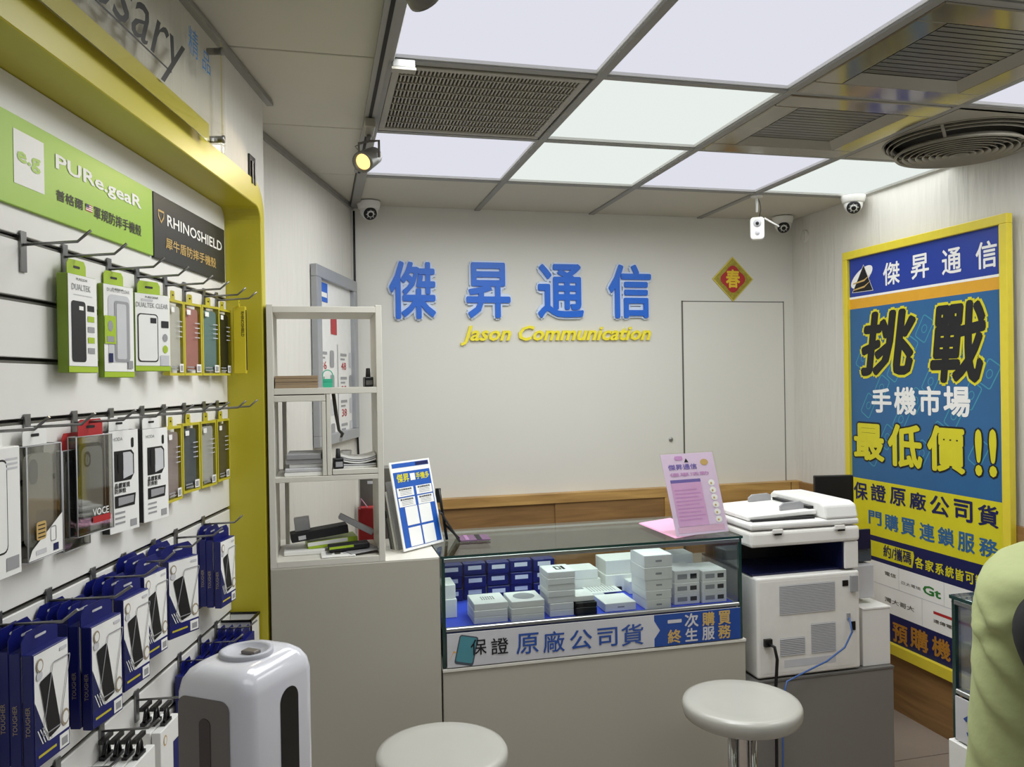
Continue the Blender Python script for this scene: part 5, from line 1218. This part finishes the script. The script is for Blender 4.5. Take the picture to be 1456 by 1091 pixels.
e = [(0, 1), (1, 2), (2, 3), (3, 4), (4, 5), (5, 6), (6, 7), (3, 8), (8, 9), (9, 10), (10, 11), (3, 12), (12, 13), (13, 14), (14, 15), (0, 16), (16, 17), (17, 18), (18, 19), (0, 20), (20, 21), (21, 22), (22, 23), (6, 24)]
for sgn_ in (-1, 1):                    # five fingers on each hand
    r_ = 11 if sgn_ < 0 else 15; hx, hy, hz = v[r_][:3]
    for k in range(4):
        i = len(v); yy = hy+(k-1.5)*.017; v += [(hx+.035, yy, hz+.008, .009), (hx+.065+.006*(1.5-abs(k-1.5)), yy, hz+.004, .0075), (hx+.085+.006*(1.5-abs(k-1.5)), yy, hz-.002+.004, .006)]; e += [(r_, i), (i, i+1), (i+1, i+2)]
    i = len(v); v += [(hx+.01, hy-sgn_*.03, hz+.005, .009), (hx+.035, hy-sgn_*.042, hz+.003, .0075)]; e += [(r_, i), (i, i+1)]
skin('body', v, e, M_skin, per)
def ering(c, rx, ry, n=28, tiltx=0, pw=2.3, fold=0, ph=0):
    out = []
    for k in range(n):
        a = 2*math.pi*k/n; cx, sy = math.cos(a), math.sin(a)
        x = math.copysign(abs(cx)**(2/pw), cx)*rx; y = math.copysign(abs(sy)**(2/pw), sy)*ry
        fo = fold*math.sin(5*a+ph); out.append(Vector((c[0]+x*(1+fo), c[1]+y*(1+fo), c[2]+tiltx*x)))
    return out
prof = [(-.016, .70, .136, .165), (-.014, .80, .132, .168), (-.010, .90, .129, .170), (-.006, 1.0, .127, .175), (-.002, 1.07, .127, .180), (0, 1.12, .127, .186), (0, 1.155, .125, .188), (0, 1.182, .117, .187), (.002, 1.202, .101, .182), (.006, 1.216, .078, .170), (.014, 1.224, .052, .148), (.034, 1.240, .04, .085), (.07, 1.262, .045, .055)]
def pint(z):
    for a_, b_ in zip(prof[:-1], prof[1:]):
        if a_[1] <= z <= b_[1]:
            k_ = (z-a_[1])/(b_[1]-a_[1]); return [a_[q]+(b_[q]-a_[q])*k_ for q in range(4)]
zl = [.70+.01*k for k in range(47)]+[1.166, 1.173, 1.18, 1.188, 1.195, 1.202, 1.208, 1.214, 1.218, 1.222, 1.226, 1.232, 1.24, 1.25, 1.262]
NR = 96; rings = []
for z in zl:
    x0_, _, rx, ry = pint(z); ring_ = []
    for k in range(NR):
        a_ = 2*math.pi*k/NR; dg_a = math.degrees(a_) % 360; f_ = 0
        for zf_, sl_, am, wd_ in ((1.175, .0011, .010, .013), (1.125, .0013, .011, .014), (1.045, .0012, .008, .016), (1.09, -.0010, .006, .014), (.93, .0008, .006, .025), (.82, -.0006, .005, .03)):
            dist = z-(zf_-sl_*(dg_a-195)); win = max(0, math.sin(math.pi*min(1, max(0, (dg_a-178)/115))))
            f_ += am*math.exp(-(dist/wd_)**2)*win-am*.6*math.exp(-((dist+wd_*1.7)/wd_)**2)*win
        cx, sy = math.cos(a_), math.sin(a_)
        px_ = math.copysign(abs(cx)**(2/2.9), cx)*rx; py_ = math.copysign(abs(sy)**(2/2.9), sy)*ry; l_ = math.hypot(px_, py_)
        ring_.append(Vector((x0_+px_*(1+f_/l_), py_*(1+f_/l_), z)))
    rings.append(ring_)
vest = MB(); vest.loft(rings); vest.build('vest', M_vest, per)
for sg_ in (-1, 1):
    sl = MB()
    pr_ = [((.014, .09*sg_, 1.14), .06), ((.012, .15*sg_, 1.155), .075), ((.010, .200*sg_, 1.14), .082), ((.028, .215*sg_, 1.06), .060), ((.05, .21*sg_, 1.01), .048), ((.10, .20*sg_, 1.005), .044), ((.20, .182*sg_, 1.046), .037), ((.30, .168*sg_, 1.046), .032)]
    sl.tube([p for p, r in pr_], [r for p, r in pr_], 0, 20); so_ = sl.build('black_sleeve', M_blackc, per); so_.modifiers.new('sub', 'SUBSURF').levels = 1
    rim = MB(); pts = []
    for k in range(25):
        a = 2*math.pi*k/24; pts.append((.016+.077*math.cos(a), sg_*(.190-.022*max(0, math.sin(a))-.013*abs(math.cos(a))), 1.146+.082*math.sin(a)))
    rim.tube(pts, .005, 0, 8, caps=False); rim.build('armhole_hem', M_vest, per)
tr = MB()
for sg_ in (-1, 1):
    tr.loft([ering((-.01, sg_*.085, .82), .12, .1, 20), ering((0, sg_*.09, .7), .10, .092, 20), ering((.02, sg_*.09, .45), .072, .07, 20), ering((.005, sg_*.09, .12), .058, .056, 20), ering((.005, sg_*.09, .055), .06, .058, 20)])
tr.build('trousers', M_blackc, per)
sh = MB()
for sg_ in (-1, 1): sh.loft([ering((.045, sg_*.09, z), a_, b_, 20) for z, a_, b_ in ((0, .13, .045), (.02, .132, .047), (.05, .12, .043), (.075, .07, .04))])
sh.build('shoes', M_blackm, per)
ha = MB(); ha.loft([ering((.135, 0, z), rx, ry, 24) for z, rx, ry in ((1.34, .05, .055), (1.38, .085, .085), (1.44, .098, .09), (1.50, .10, .09), (1.55, .085, .078), (1.58, .05, .05))]); ha.build('hair', M_hair, per)
fc = MB()
for sg_ in (-1, 1):
    fc.lathe((.242, sg_*.032, 1.445), [(.012, 0), (.009, .006), (0, .008)], 0, 12, (1, 0, 0)); fc.tube([(.235, sg_*.045, 1.465), (.246, sg_*.03, 1.47), (.248, sg_*.018, 1.466)], .003, 0, 6)
fc.build('eyes_and_brows', M_blk, per); MB().tube([(.245, -.02, 1.385), (.252, 0, 1.383), (.245, .02, 1.385)], .004, 0, 6).build('mouth', M_red, per)
